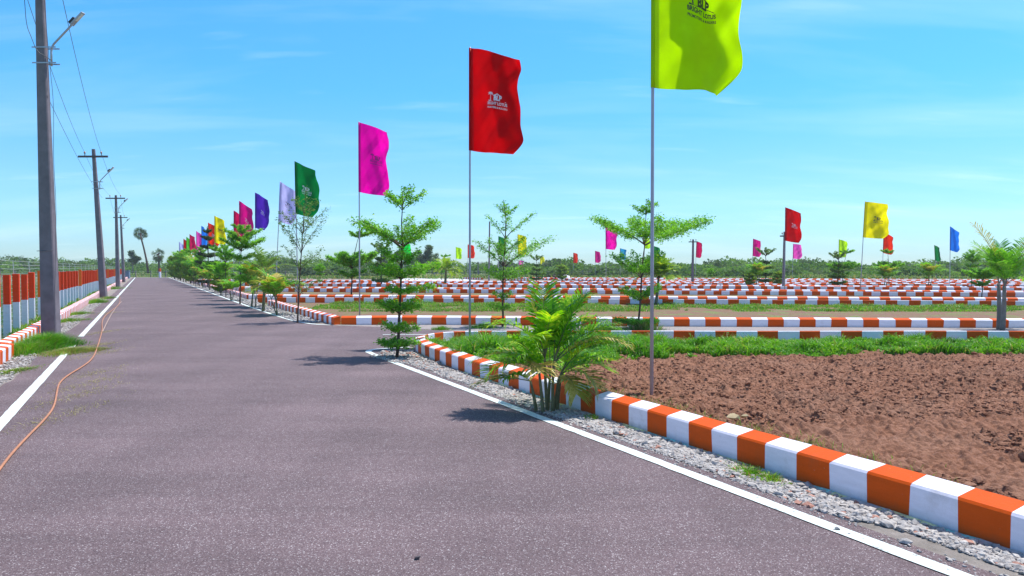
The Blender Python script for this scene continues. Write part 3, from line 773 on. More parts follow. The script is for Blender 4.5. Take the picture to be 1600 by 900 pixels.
# ------------------------------------------------------------------ electric poles with street lamps
def epole(base, top, ht, w0, w1, label, lamp_h, cross_h=None, lean=None, cross_w=1.6, lamp=True, group='concrete poles along the left verge', wscale=1.0):
    e = empty('electric_pole', (base[0], base[1], 0)); tag(e, label, 'pole', group)
    dx, dy = top[0] - base[0], top[1] - base[1]
    def ax(h): return np.array([dx * h / ht, dy * h / ht, h])
    m = MB(); N = 8; r = []
    for k in range(N + 1):
        h = ht * k / N - (0.1 if k == 0 else 0); w = w0 + (w1 - w0) * k / N; c = ax(h); d = w * 0.62; bv = 0.02
        ring = [(-w / 2 + bv, -d / 2), (w / 2 - bv, -d / 2), (w / 2, -d / 2 + bv), (w / 2, d / 2 - bv), (w / 2 - bv, d / 2), (-w / 2 + bv, d / 2), (-w / 2, d / 2 - bv), (-w / 2, -d / 2 + bv)]
        r += [(c[0] + a, c[1] + b_, c[2]) for a, b_ in ring]
    i = np.arange(N)[:, None] * 8; j = np.arange(8)[None]; j2 = (j + 1) % 8
    m.addn(np.array(r), np.stack([i + j, i + j2, i + 8 + j2, i + 8 + j], -1).reshape(-1, 4))
    m.l.append(np.arange(8) + N * 8); m.fs.append(np.array([8])); m.m.append(np.array([0])); m.sm.append(np.array([False]))
    m.build('post', CONC, e)
    if cross_h:
        c = ax(cross_h); m = MB(); m.box((c[0], c[1] - w1 * .62 / 2 - 0.045, c[2]), (cross_w, 0.08, 0.10)); m.build('crossarm', IRON, e)
        for s in (-0.28, 0.28):
            m = MB(); zt = cross_h + (0.06 if s < 0 else 0.06)
            px_ = c[0] + s * cross_w * 1.0; py_ = c[1] - w1 * .31 - 0.045
            m.tube(np.array([[px_, py_, zt - .01], [px_, py_, zt + .10], [px_, py_, zt + .11], [px_, py_, zt + .16], [px_, py_, zt + .17], [px_, py_, zt + .22]]), [0.015, 0.015, 0.055, 0.05, 0.04, 0.03], 8)
            m.build('insulator', PORC, e)
    if lamp:
        wl = w0 + (w1 - w0) * lamp_h / ht; ca = ax(lamp_h); cb = ax(lamp_h - 0.36)
        for c_ in (ca, cb):
            m = MB(); m.box((c_[0] + 0.09, c_[1] - wl * .31 - 0.012, c_[2]), (wl + 0.34, 0.012, 0.03)); m.box((c_[0] + 0.09, c_[1] + wl * .31 + 0.012, c_[2]), (wl + 0.34, 0.012, 0.03)); m.build('bracket', STEEL, e)
        x0 = ca[0] + wl / 2 + 0.11
        az = math.radians(-8)
        def arm(t): return np.array([x0 + 0.80 * t * math.cos(az), ca[1] + 0.80 * t * math.sin(az), ca[2] + 0.03 + 0.72 * t])
        m = MB(); m.tube(np.array([[x0, cb[1], cb[2] - 0.06], [x0, ca[1], ca[2] - .10], [x0 + .01, ca[1], ca[2]], arm(0.08), arm(0.5), arm(0.72)]), 0.024, 8)
        am = m.build('lamp_arm', STEEL, e)
        q0, q1 = arm(0.66), arm(1.04); d_ = q1 - q0; Ln = np.linalg.norm(d_)
        rot = Vector(d_).to_track_quat('X', 'Z').to_matrix().to_4x4()
        m = MB(); cc = (q0 + q1) / 2
        m.box(cc, (Ln, 0.11, 0.035), 0, M=rot)
        hd = m.build('lamp_head', plain('lamp_grey', (0.4, 0.42, 0.46), 0.4), am)
        m = MB(); c3 = q0 + d_ * 0.22 + np.array([-0.03, 0, 0.035]); m.box(c3, (Ln * 0.42, 0.10, 0.07), 0, M=rot); m.build('driver_box', BLACK, hd)
        m = MB(); c3 = (q0 + q1) / 2 + np.array([0.014, 0, -0.016]) + d_ * .15; m.box(c3, (Ln * 0.55, 0.085, 0.01), 0, M=rot); m.build('lens', plain('lamp_lens', (0.7, 0.7, 0.66), 0.3), hd)
    return e
def polept(bx, by, tx, ty):
    b = G(bx, by); t = P(tx, ty, b[1]); return b, t
PB = []
b, t = polept(80, 525, 63, 0)
# extend the visible lean up to a 8.7 m top
ht = 8.7; k = ht / t[2]; tt_ = (b[0] + (t[0] - b[0]) * k, b[1])
epole(b, tt_, ht, 0.37, 0.175, 'tall grey concrete pole nearest the camera, rising out of a grass tuft at the left', P(63, 75, b[1])[2], 8.35)
PB.append((b, tt_, ht, 8.35))
def lab_pole(bx, by, tx, ty, w0, w1, lab, ly, cy):
    b, t = polept(bx, by, tx, ty)
    epole(b, t, t[2], w0, w1, lab, P(tx, ly, b[1])[2], P(tx, cy, b[1])[2])
    PB.append((b, t, t[2], P(tx, cy, b[1])[2]))
lab_pole(162, 465, 146, 233, 0.36, 0.17, 'leaning concrete pole with a crossarm, second from the camera on the left', 284, 245)
lab_pole(184.5, 449, 181, 305, 0.33, 0.17, 'concrete pole with a crossarm, third from the camera on the left', 325, 310)
lab_pole(193.5, 441, 188.5, 336, 0.33, 0.17, 'concrete pole with a crossarm, farthest of the four on the left', 352, 340)
def wire(pts, label, r=0.008, sag=0.35, name='overhead_wire'):
    out = []
    for a, b_ in zip(pts[:-1], pts[1:]):
        a = np.array(a); b_ = np.array(b_)
        for t in np.linspace(0, 1, 14)[:-1]:
            q = a + (b_ - a) * t; q[2] -= sag * 4 * t * (1 - t); out.append(q)
    out.append(np.array(pts[-1]))
    m = MB(); m.tube(np.array(out), r, 4, cap=False); o = m.build(name, WIREM); tag(o, label, 'wire')
def top_pts(off, dz):
    r = []
    for (b, t, h_, ch) in PB:
        f = ch / h_; r.append((b[0] + (t[0] - b[0]) * f + off, b[1] - 0.15, ch + dz))
    return r
behind = (R(-2.2, -6)[0], -6.0)
for off, lab in ((-0.45, 'overhead wire on the left insulators of the concrete poles'), (0.45, 'overhead wire on the right insulators of the concrete poles')):
    tp = top_pts(off, 0.28); wire([(behind[0] + off, behind[1], 8.6)] + tp, lab)
# loose service wires hanging down the near pole
b, t, h_, _ = PB[0]
def nearp(h, off, fy=-0.2): f = h / h_; return (b[0] + (t[0] - b[0]) * f + off, b[1] + fy, h)
m = MB()
m.tube(smoothpath([nearp(8.6, 0.18), nearp(7.4, 0.23), nearp(6.4, 0.28), nearp(5.4, 0.36), nearp(4.2, 0.30), nearp(3.0, 0.34), nearp(2.0, 0.28), nearp(1.0, 0.24), nearp(0.2, 0.2)], 0.1, 2), 0.006, 4)
o = m.build('service_wire', WIREM); tag(o, 'loose wire hanging down the right side of the nearest concrete pole', 'wire')
m = MB()
m.tube(smoothpath([nearp(8.6, -0.28), nearp(7.7, -0.24), nearp(7.2, -0.22), nearp(6.95, -0.12), nearp(6.6, -0.02, -.16), nearp(6.5, 0.2, -.16), nearp(6.4, 0.32)], 0.08, 2), 0.008, 4)
o = m.build('service_wire', WIREM); tag(o, 'dark wire looping round the upper part of the nearest concrete pole from its left', 'wire')
wire([nearp(8.5, 0.2), nearp(5.6, 0.2), (*PB[1][0][:2], 5.4)][1:], 'thin wire slanting from the nearest concrete pole down to the leaning one', 0.006, 0.2)
m = MB(); m.tube(np.array([nearp(2.0, -0.19, -0.14), nearp(2.02, 0.2, -0.14)]), 0.007, 4)
o = m.build('tie_wire', WIREM); tag(o, 'thin wire tied round the nearest concrete pole at eye height', 'wire')

for (bx, by, tx, ty, cy, cw, w, lab) in [
    (1082, 443.5, 1083, 374, 378, 0.95, 0.26, 'grey pole with a short crossarm left of the crimson flag, standing among the far kerbs'),
    (1224, 452, 1226, 362, 369, 0.75, 0.22, 'grey pole standing just left of the dark red flag on the right'),
    (764, 442, 765, 346, None, 1, 0.2, 'bare slender grey pole behind the red flag and left of the open-branched young tree'),
    (747, 431.5, 747, 409, 411, 2.4, 0.28, 'tiny far pole with a crossarm beside the scrub, right of the pale track')]:
    b_, t_ = polept(bx, by, tx, ty)
    epole(b_, t_, t_[2], w, w * 0.7, lab, 3, P(tx, cy, b_[1])[2] if cy else None, cross_w=cw, lamp=False, group=None)

# ------------------------------------------------------------------ flags
def mat_cloth(name, col, trans=0.74):
    m, nt, b = newmat(name); p = pos(nt)
    c = ramp(nt, noise(nt, 3.0, 5, 0.6, p), [(0.3, tuple(x * 0.9 for x in col)), (0.7, tuple(min(1, x * 1.05) for x in col))])
    nt.links.new(c, b.inputs['Base Color']); b.inputs['Roughness'].default_value = 0.5
    b.inputs['Specular IOR Level'].default_value = 0.12
    tr = nt.nodes.new('ShaderNodeBsdfTranslucent'); nt.links.new(c, tr.inputs['Color'])
    mx = nt.nodes.new('ShaderNodeMixShader'); mx.inputs[0].default_value = trans
    nt.links.new(b.outputs[0], mx.inputs[1]); nt.links.new(tr.outputs[0], mx.inputs[2])
    nt.links.new(mx.outputs[0], nt.nodes['Material Output'].inputs['Surface'])
    # fine crumple
    bp = nt.nodes.new('ShaderNodeBump'); bp.inputs['Distance'].default_value = 0.02; bp.inputs['Strength'].default_value = 0.12
    nt.links.new(noise(nt, 5, 3, 0.5, pos(nt), 0.6), bp.inputs['Height']); nt.links.new(bp.outputs[0], b.inputs['Normal']); nt.links.new(bp.outputs[0], tr.inputs['Normal'])
    return m
FC = {'lime': (0.55, 0.92, 0.0), 'red': (0.60, 0.0, 0.002), 'magenta pink': (1.0, 0.0, 0.40), 'dark green': (0.0, 0.19, 0.035), 'white': (0.62, 0.58, 0.98),
      'purple': (0.08, 0.02, 0.42), 'magenta': (0.72, 0.0, 0.22), 'crimson': (0.68, 0.0, 0.09), 'yellow': (0.92, 0.80, 0.0), 'scarlet': (0.92, 0.03, 0.005), 'blue': (0.02, 0.22, 0.85),
      'pink': (1.0, 0.08, 0.50), 'green': (0.10, 0.62, 0.02), 'bright green': (0.0, 0.80, 0.06), 'cyan blue': (0.02, 0.32, 0.62)}
CM = {k: mat_cloth(k.replace(' ', '_') + '_cloth', v) for k, v in FC.items()}
SLV = {k: mat_cloth(k.replace(' ', '_') + '_sleeve', tuple(x * 0.85 for x in v), 0.22) for k, v in FC.items()}
INKD = plain('dark_print', (0.02, 0.03, 0.03), 0.6); INKW = plain('pale_print', (0.75, 0.72, 0.75), 0.6)
INKP = plain('purple_print', (0.25, 0.0, 0.18), 0.6)
POLEM = plain('flagpole_tube', (0.42, 0.42, 0.50), 0.5, 0.2, 0.08, 5)

def text_mesh(s, size, bold=0.0):
    cu = bpy.data.curves.new('t', 'FONT'); cu.body = s; cu.size = size; cu.align_x = 'CENTER'; cu.offset = bold; cu.resolution_u = 3
    ob = bpy.data.objects.new('t', cu); C.objects.link(ob)
    bpy.context.view_layer.update()
    me = bpy.data.meshes.new_from_object(ob.evaluated_get(bpy.context.evaluated_depsgraph_get()))
    V = np.array([v.co[:] for v in me.vertices]); Fa = [tuple(p.vertices) for p in me.polygons]
    bpy.data.objects.remove(ob); bpy.data.curves.remove(cu); bpy.data.meshes.remove(me)
    return V[:, :2], Fa
TXT = []
def fit(V, width):
    w = V[:, 0].max() - V[:, 0].min(); V = V.copy(); V[:, 0] -= (V[:, 0].max() + V[:, 0].min()) / 2; return V * (width / w)
# print laid out in metres, centre at 0,0
t1, f1 = text_mesh('BRIGHT LOTUS', 0.1, 0.0035); t1 = fit(t1, 0.44); t1[:, 1] *= 1.35; t1[:, 1] -= 0.05; TXT.append((t1, f1))
t2, f2 = text_mesh('PROMOTERS & BUILDERS', 0.1, 0.003); t2 = fit(t2, 0.44); t2[:, 1] *= 1.35; t2[:, 1] -= 0.125; TXT.append((t2, f2))
t3, f3 = text_mesh('BLP', 0.1, 0.005); t3 = fit(t3, 0.19); t3[:, 1] *= 1.3; t3[:, 0] += 0.02; t3[:, 1] += 0.05; TXT.append((t3, f3))
TXT.append((np.array([(-.10, .155), (0.0, .205), (0.0, .185), (-.09, .14), (.10, .155), (.09, .14)]), [(0, 3, 2, 1), (1, 2, 5, 4)]))      # roof over the letters
TXT.append((np.array([(-.20, .03), (.20, .03), (.20, .04), (-.20, .04), (-.19, .05), (-.10, .03), (-.20, .025)]), [(0, 1, 2, 3), (4, 6, 5)]))
TXT.append((np.array([(-.155, .04), (-.135, .04), (-.148, .18), (-.158, .18)]), [(0, 1, 2, 3)]))                                             # little palm: trunk
fr = []; ffc = []
for k in range(7):
    a = math.radians(-20 + k * 36.6); c, s = math.cos(a), math.sin(a); b0 = len(fr)
    fr += [(-.153, .185), (-.153 + .03 * c - .012 * s, .185 + .03 * s + .012 * c), (-.153 + .065 * c, .185 + .05 * s - 0.008), (-.153 + .03 * c + .012 * s, .185 + .03 * s - .012 * c)]
    ffc.append((b0, b0 + 1, b0 + 2, b0 + 3))
TXT.append((np.array(fr), ffc))

def make_flag(px_b, base_y, px_t, top_y, bot_y, right_x, col, Y, label, ink='dark', group='flags on thin poles', printed=True, droop=0.17, amp=0.11, yaw=None, seed=1, rb=0.022, top_extra=0.02):
    rs = np.random.RandomState(seed)
    bx = P(px_b, base_y, Y)[0]
    ptop = np.array(P(px_t, top_y, Y)); pbot = np.array(P(px_t + (px_b - px_t) * (bot_y - top_y) / max(1, base_y - top_y), bot_y, Y))
    base = np.array([bx, Y, 0.0])
    e = empty('flag', base); tag(e, label, 'flag', group)
    ptop = ptop - base; pbot = pbot - base
    Hf = ptop[2] - pbot[2]
    ax = (ptop - pbot) / np.linalg.norm(ptop - pbot)
    W = (right_x - (px_t)) / F * Y
    m = MB(); r = rb
    m.tube(np.array([[0, 0, -0.1], pbot * 0.5, pbot, (pbot + ptop) / 2, ptop + ax * top_extra]), [r, r * .95, r * .85, r * .75, r * .6], 8)
    m.build('flagpole', POLEM, e)
    yaw = (-0.08 if Y < 10 else rs.uniform(-0.55, -0.15))
    if yaw < -0.1 and Y < 30: yaw = -0.4
    ph = rs.rand(5) * 6.28; f1_, f2_ = rs.uniform(0.75, 1.15), rs.uniform(1.4, 2.3)
    dk = rs.uniform(0.6, 1.3)
    Wreal = W / math.cos(yaw)
    def surf(u, v):
        u = np.asarray(u, float); v = np.asarray(v, float)
        edge_in = 0.10 * (0.5 + 0.5 * np.sin(v * 5.2 + ph[0])) + 0.025 * np.sin(v * 15 + ph[1])       # scalloped free edge
        corner = 0.20 * np.clip((0.17 - v) / 0.17, 0, 1) ** 1.5 + 0.04 * np.clip((v - 0.9) / 0.1, 0, 1)
        ue = u * (1 - edge_in * u ** 3 - corner * u ** 3)
        out = amp * Wreal * (0.9 * np.sin(2 * math.pi * (f1_ * u + 0.42 * v * dk) + ph[2]) + 0.30 * np.sin(2 * math.pi * (f2_ * u * .8 - 1.1 * v * dk) + ph[3])
              + 0.08 * np.sin(2 * math.pi * (3.3 * u + 2.3 * v) + ph[4]) + 0.05 * np.sin(2 * math.pi * (1.3 * u - 4.1 * v) + ph[0])) * np.clip(u * 1.7, 0, 1) ** 0.8
        # diagonal creases running from the pole
        cr = np.sin(2 * math.pi * (2.6 * (v - 0.75 * u)) + ph[1]); out = out + 0.018 * Wreal * cr * np.abs(cr) * np.clip(u * 5, 0, 1)
        x = Wreal * ue; dn = droop * Hf * (v * ue + (1 - v) * 0.36 * ue ** 0.9) + 0.025 * Hf * np.sin(math.pi * ue) * (0.5 - v)
        X = pbot[0] + (ptop[0] - pbot[0]) * v + x * math.cos(yaw) - out * math.sin(yaw)
        Yv = x * math.sin(yaw) + out * math.cos(yaw) - 0.0
        Zv = pbot[2] + Hf * v - dn
        return np.stack([X, Yv, Zv], -1)
    amp_far = 1
    nu, nv = (46, 64) if Hf * F / Y > 90 else (20, 28)
    U, Vv = np.meshgrid(np.linspace(0, 1, nu), np.linspace(0, 1, nv), indexing='ij')
    S = surf(U, Vv).reshape(-1, 3)
    i, j = np.meshgrid(np.arange(nu - 1), np.arange(nv - 1), indexing='ij'); q = i * nv + j
    mt = np.where((U[:-1, :-1] < 0.055), 1, 0).reshape(-1)
    mm = MB(); mm.addn(S, np.stack([q, q + nv, q + nv + 1, q + 1], -1).reshape(-1, 4), mt, True)
    # sleeve round the pole
    n = 8; aa = np.arange(n) * 2 * math.pi / n; rr = rb * 1.15
    prof = np.array([pbot + (ptop - pbot) * t for t in np.linspace(0, 1, 12)])
    mm.tube(prof, rr, 8, 1, True)
    cl = mm.build('flag_cloth', [CM[col], SLV[col]], e)
    if printed:
        tm = MB()
        sc_ = Wreal / 1.18
        for Vt, Ft in TXT:
            u = 0.555 + Vt[:, 0] * sc_ / Wreal; v = (0.495 if Y < 10 else 0.50) + Vt[:, 1] * sc_ / Hf
            S0 = surf(u, v); Su = surf(u + 0.01, v) - S0; Sv = surf(u, v + 0.01) - S0
            nrm = np.cross(Sv, Su); nrm /= np.linalg.norm(nrm, axis=1)[:, None]
            nrm = np.where(nrm[:, 1:2] > 0, -nrm, nrm)
            tm.add(S0 + nrm * 0.010, Ft)
        tm.build('logo_print', {'dark': INKD, 'white': INKW, 'purple': INKP}[ink], cl)
    return e
FL = [
 (1018, 640, 1021, -128, 137, 1158, 'lime', 9.15, 'large lime green flag nearest the camera, cut by the top of the picture', 'dark', 0.10, 0.15),
 (734, 540, 734.5, 75, 235, 815, 'red', 15.9, 'big dark red flag with pale print, at the back of the ploughed plot', 'white', 0.18, 0.10),
 (562, 500, 561, 191, 300, 613, 'magenta pink', 23.7, 'bright magenta pink flag rising behind the near young tree', 'purple', 0.20, 0.08),
 (466, 493, 461, 252, 334, 501, 'dark green', 31.0, 'dark green flag just behind the sparse young tree', 'white', 0.26, 0.10),
 (430, 485, 438, 284, 346, 466, 'white', 38.5, 'white flag on a leaning pole, partly hidden by the dark green flag', 'dark', 0.30, 0.09),
 (399, 470, 399, 301, 356, 423, 'purple', 46.5, 'purple flag standing left of the white one', 'white', 0.26, 0.10),
 (375, 465, 374, 314, 366, 397, 'magenta', 51, 'magenta flag overlapping a crimson one, left of the purple flag', 'white', 0.3, 0.1),
 (365, 460, 365.5, 329, 375, 386, 'crimson', 56, 'crimson flag half hidden behind the magenta flag', 'white', 0.3, 0.1),
 (336, 456, 335.5, 337, 379, 356, 'yellow', 61, 'yellow flag in the left row, between the scarlet and crimson flags', 'dark', 0.25, 0.12),
 (326, 452, 325.5, 348, 384, 343, 'scarlet', 70, 'scarlet flag partly behind the yellow flag of the left row', 'white', 0.25, 0.1),
 (315, 449, 315, 353, 386, 328, 'blue', 78, 'blue flag of the left row, left of the scarlet flag', 'white', 0.28, 0.1),
 (307, 446, 307, 361, 391, 319, 'pink', 84, 'pale pink flag of the left row, left of the blue flag', None, 0.28, 0.1),
 (296, 444, 296.5, 366, 393, 309, 'crimson', 91, 'crimson flag of the left row, left of the pale pink flag', None, 0.28, 0.1),
 (291, 442, 291.5, 370, 394, 300, 'green', 99, 'grass green flag of the left row between two red ones', None, 0.28, 0.1),
 (286, 440, 287, 373, 394, 295, 'red', 108, 'dark red flag of the left row, second from its far end', None, 0.28, 0.1),
 (280, 438, 280, 378, 399, 289, 'white', 116, 'white flag at the far end of the left row', None, 0.3, 0.1),
 (947, 442, 946.5, 354, 389, 964, 'magenta pink', 74, 'magenta pink flag left of the flat-topped young tree', 'purple', 0.12, 0.1),
 (930, 436, 930, 392, 410, 938, 'magenta', 128, 'small purple-magenta flag left of the magenta pink one', None, 0.15, 0.1),
 (896, 435, 896, 395, 410.5, 903, 'scarlet', 135, 'small scarlet flag alone in the middle distance', None, 0.12, 0.1),
 (969, 437, 969, 388, 405.5, 978, 'cyan blue', 125, 'small cyan blue flag just behind the flat-topped young tree', None, 0.15, 0.1),
 (731, 438, 731, 382, 403, 742, 'scarlet', 112, 'small scarlet flag seen behind the pole of the big dark red flag', None, 0.12, 0.1),
 (713, 437, 712.5, 386, 404, 722, 'lime', 118, 'small lime flag above the little palm beside the pale track', None, 0.15, 0.1),
 (631, 438, 630.5, 380, 401, 644, 'bright green', 115, 'small bright green flag behind the trunk of the near young tree', None, 0.12, 0.1),
 (779, 441, 779, 369, 398, 791, 'dark green', 92, 'dark green flag seen through the open-branched young tree', None, 0.18, 0.1),
 (810, 441, 809, 366, 397, 823, 'yellow', 86, 'yellow flag seen through the right side of the open-branched young tree', None, 0.15, 0.1),
 (811, 434, 810.5, 407, 416.5, 818, 'pink', 170, 'tiny pink flag under the yellow one, farthest away', None, 0.1, 0.1),
 (844, 435, 844, 400, 412.5, 851, 'yellow', 160, 'tiny yellow flag over the small conical tree', None, 0.15, 0.1),
 (1007, 439, 1007, 370, 388, 1016, 'lime', 105, 'lime flag peeping below the crown of the flat-topped young tree', None, 0.15, 0.1),
 (1021, 440, 1020, 384, 405, 1031, 'dark green', 98, 'dark green flag just right of the near flagpole', None, 0.2, 0.1),
 (1086, 441, 1088.5, 377, 402, 1097, 'crimson', 99, 'crimson flag right of the grey pole with a short crossarm', None, 0.15, 0.1),
 (1175, 440, 1177, 373, 400, 1189, 'magenta', 94, 'purple-magenta flag left of the dark red flag on the right', None, 0.18, 0.1),
 (1226, 453, 1227.5, 324, 376, 1250, 'red', 55, 'dark red flag on the right, level with the yellow one', 'white', 0.22, 0.1),
 (1238, 441, 1239.5, 381, 404, 1251, 'pink', 104, 'pink flag just below and behind the dark red flag on the right', None, 0.1, 0.1),
 (1310, 441, 1311, 374, 401, 1323, 'lime', 96, 'lime flag above the small tree left of the big yellow flag', None, 0.15, 0.1),
 (1344, 452, 1352, 315, 371, 1383, 'yellow', 51, 'big yellow flag with dark print on a leaning pole at the right', 'dark', 0.12, 0.13),
 (1378, 444, 1381, 362, 395, 1394, 'scarlet', 77, 'scarlet flag low to the right of the big yellow flag', None, 0.3, 0.12),
 (1463, 440, 1460, 383, 407, 1468, 'dark green', 104, 'small dark green flag left of the blue one at the right', None, 0.2, 0.15),
 (1484, 443, 1485, 354, 391, 1498, 'blue', 68, 'blue flag at the right edge, left of the tall palm', None, 0.28, 0.1),
]
for k, f in enumerate(FL):
    hp_ = (f[4] - f[3])
    make_flag(f[0], f[1], f[2], f[3], f[4], f[5], f[6], f[7], f[8], f[9] or 'dark', printed=f[9] is not None, droop=f[10], amp=f[11], seed=100 + k * 7, rb=0.0225 if k < 8 else 0.028)

# ------------------------------------------------------------------ vegetation
def terminalia(base, trunk, tiers, label, seed=1, leaf=0.045, dens=1.0, mat=None, r0=0.03, name='young_tree', group='staked young trees'):
    """trunk: list of (dx,dy,z); tiers: (h, L, rise, n, k) with k the left/right lopsidedness"""
    rs = np.random.RandomState(seed)
    e = empty(name, (base[0], base[1], 0)); tag(e, label, 'tree', None)
    T = np.array(trunk, float)
    def at(h): return np.array([np.interp(h, T[:, 2], T[:, 0]), np.interp(h, T[:, 2], T[:, 1]), h])
    tb = MB(); cr = MB()
    hmax = T[-1, 2]
    ts = np.linspace(0, 1, 12); hs = hmax * ts
    tp = np.array([at(h) for h in hs]); tp[1:-1, :2] += rs.randn(10, 2) * r0 * .25
    tb.tube(tp, r0 * (1 - 0.82 * ts), 7)
    cen = []
    for (h, Ln, rise, n, k) in tiers:
        a0 = rs.rand() * 0.5 - .25
        for q in range(n):
            az = a0 + q * 2 * math.pi / n + rs.randn() * 0.12
            L_ = Ln * (1 + k * math.cos(az)) * rs.uniform(0.85, 1.08) * (1.0 if abs(math.cos(az)) > .6 else 0.85)
            s = at(min(h + rs.uniform(-.04, .04), hmax)); d = np.array([math.cos(az), math.sin(az), 0]); side = np.array([-d[1], d[0], 0])
            rz = rise * rs.uniform(0.8, 1.1); bend = rs.randn() * 0.08
            def br(t): return s + d * L_ * t + side * bend * L_ * t * t + np.array([0, 0, rz * (t ** 0.85)])
            bt = np.array([br(t) for t in np.linspace(0, 1, 7)])
            tb.tube(bt, r0 * 0.34 * (1.1 - np.linspace(0, 1, 7)) * min(1.2, 0.5 + L_), 5, cap=False)
            nt_ = max(4, int(L_ * 17 * dens) + 3)
            for t in np.linspace(0.22, 1.0, nt_):
                p0 = br(t); sg = 1 if rs.rand() < .5 else -1
                tl = (0.10 + 0.16 * L_ * math.sin(math.pi * min(1, t * .85 + .12))) * rs.uniform(.6, 1.2)
                td = side * sg * .9 + d * rs.uniform(.1, .9) + np.array([0, 0, rs.uniform(-.05, .35)]); td /= np.linalg.norm(td)
                p1 = p0 + td * tl
                cr.tube(np.array([p0, p1]), [0.003, 0.0015], 3, 1, cap=False)
                m_ = int((9 + tl * 60) * dens)
                tt2 = rs.rand(m_, 1) ** .8
                cen.append(p0 + (p1 - p0) * tt2 + rs.randn(m_, 3) * np.array([.022, .022, .020]) * (1 + 1.2 * L_))
    # leader tuft
    m_ = int(40 * dens); hh_ = hmax - rs.rand(m_, 1) * 0.35
    cen.append(np.concatenate([np.array([at(float(x))[:2] for x in hh_[:, 0]]), hh_], 1) + rs.randn(m_, 3) * .03)
    cen = np.concatenate(cen)
    leafquads(cr, cen, leaf, seed, 0, 0.5, 0.55)
    tb.build('trunk', BARK, e); cr.build('crown', [mat or LEAF, BARK], e)
    return e
def trunkpx(pts, Y, base):
    out = []
    for (x, y) in pts:
        q = P(x, y, Y); out.append((q[0] - base[0], 0.0, max(0.0, q[2])))
    out[0] = (0, 0, 0); return out

b = G(620, 560)
terminalia(b, trunkpx([(620, 560), (625, 480), (628, 400), (628, 345), (629, 298)], b[1], b),
  [(0.20, .34, .13, 8, 0.0), (0.47, .32, .16, 6, 0.1), (0.80, .36, .20, 7, 0.0), (1.18, .42, .06, 5, .45), (1.42, .62, .22, 7, 0.2), (1.62, .35, .30, 5, -.2), (1.97, .82, .50, 8, -.18), (2.66, .36, .30, 5, .10)],
  'young tree in flat leaf tiers at the corner of the side road, before the kerb', 3, 0.050, 1.25)
b = G(785, 511)
terminalia(b, trunkpx([(785, 511), (786, 440), (788, 400), (791, 350), (787, 312)], b[1], b),
  [(0.45, .34, .12, 5, .1), (0.75, .25, .2, 5, 0), (1.22, .62, .42, 6, .2), (1.62, 1.0, .75, 6, .22), (2.0, .45, .4, 4, .2), (2.42, .60, .72, 4, .2), (3.0, .28, .3, 4, .2)],
  'young tree with open V-shaped branches in front of the striped kerb across the side road', 11, 0.055, 0.95)
b = G(997, 514)
terminalia(b, trunkpx([(997, 514), (1002, 440), (1007, 378), (1009, 345), (1011, 312)], b[1], b),
  [(0.10, .55, .12, 7, -.1), (0.75, .55, .35, 6, 0), (1.35, .70, .6, 6, -.1), (2.22, 1.55, .70, 8, .14), (3.0, .3, .3, 4, 0)],
  'flat-topped young tree with a wide bright crown behind the near flagpole', 21, 0.060, 1.3)
b = G(465, 505)
terminalia(b, trunkpx([(465, 505), (468, 440), (472, 380), (476, 330), (479, 292)], b[1], b),
  [(0.85, .5, .5, 4, 0.2), (1.5, .55, .7, 4, .1), (2.05, .66, 1.0, 6, 0), (2.6, .62, .75, 5, .1), (3.2, .4, .45, 4, .1)],
  'sparse thin young tree beside the main road, in front of the dark green flag', 31, 0.055, 0.7, LEAFD, 0.026)
b = G(375, 475.5)
T5 = terminalia(b, trunkpx([(375, 475), (376, 430), (377, 385), (379, 352)], b[1], b),
  [(1.0, .35, .3, 4, 0), (1.9, .6, .3, 5, 0), (2.35, .9, .6, 7, .1), (2.7, .75, .6, 6, 0), (3.1, .4, .4, 5, 0)],
  'slim young tree with a round olive crown in front of the crimson and magenta flags', 41, 0.085, 1.1, LEAF, 0.04)
b = G(549, 461)
T6 = terminalia(b, trunkpx([(549, 461), (550, 430), (552, 405), (560, 372), (565, 358)], b[1], b),
  [(1.0, .8, .5, 5, 0), (1.55, 1.5, .85, 8, 0), (1.8, 1.1, .8, 7, .3), (3.4, .7, .35, 5, .3)],
  'young tree with a spreading crown behind the magenta flag pole, between the kerb rows', 51, 0.12, 1.1, LEAF, 0.05)
b = G(838, 441.5)
T7 = terminalia(b, [(0, 0, 0), (0.05, 0, 1.5), (0, 0, 2.9)],
  [(0.3, .8, .2, 8, 0), (0.8, .85, .25, 8, 0), (1.3, .75, .3, 7, 0), (1.8, .4, .2, 6, 0), (2.4, .75, .6, 5, 0)],
  'small conical tree in the middle distance under the tiny yellow flag', 61, 0.12, 0.8, LEAFD, 0.06)

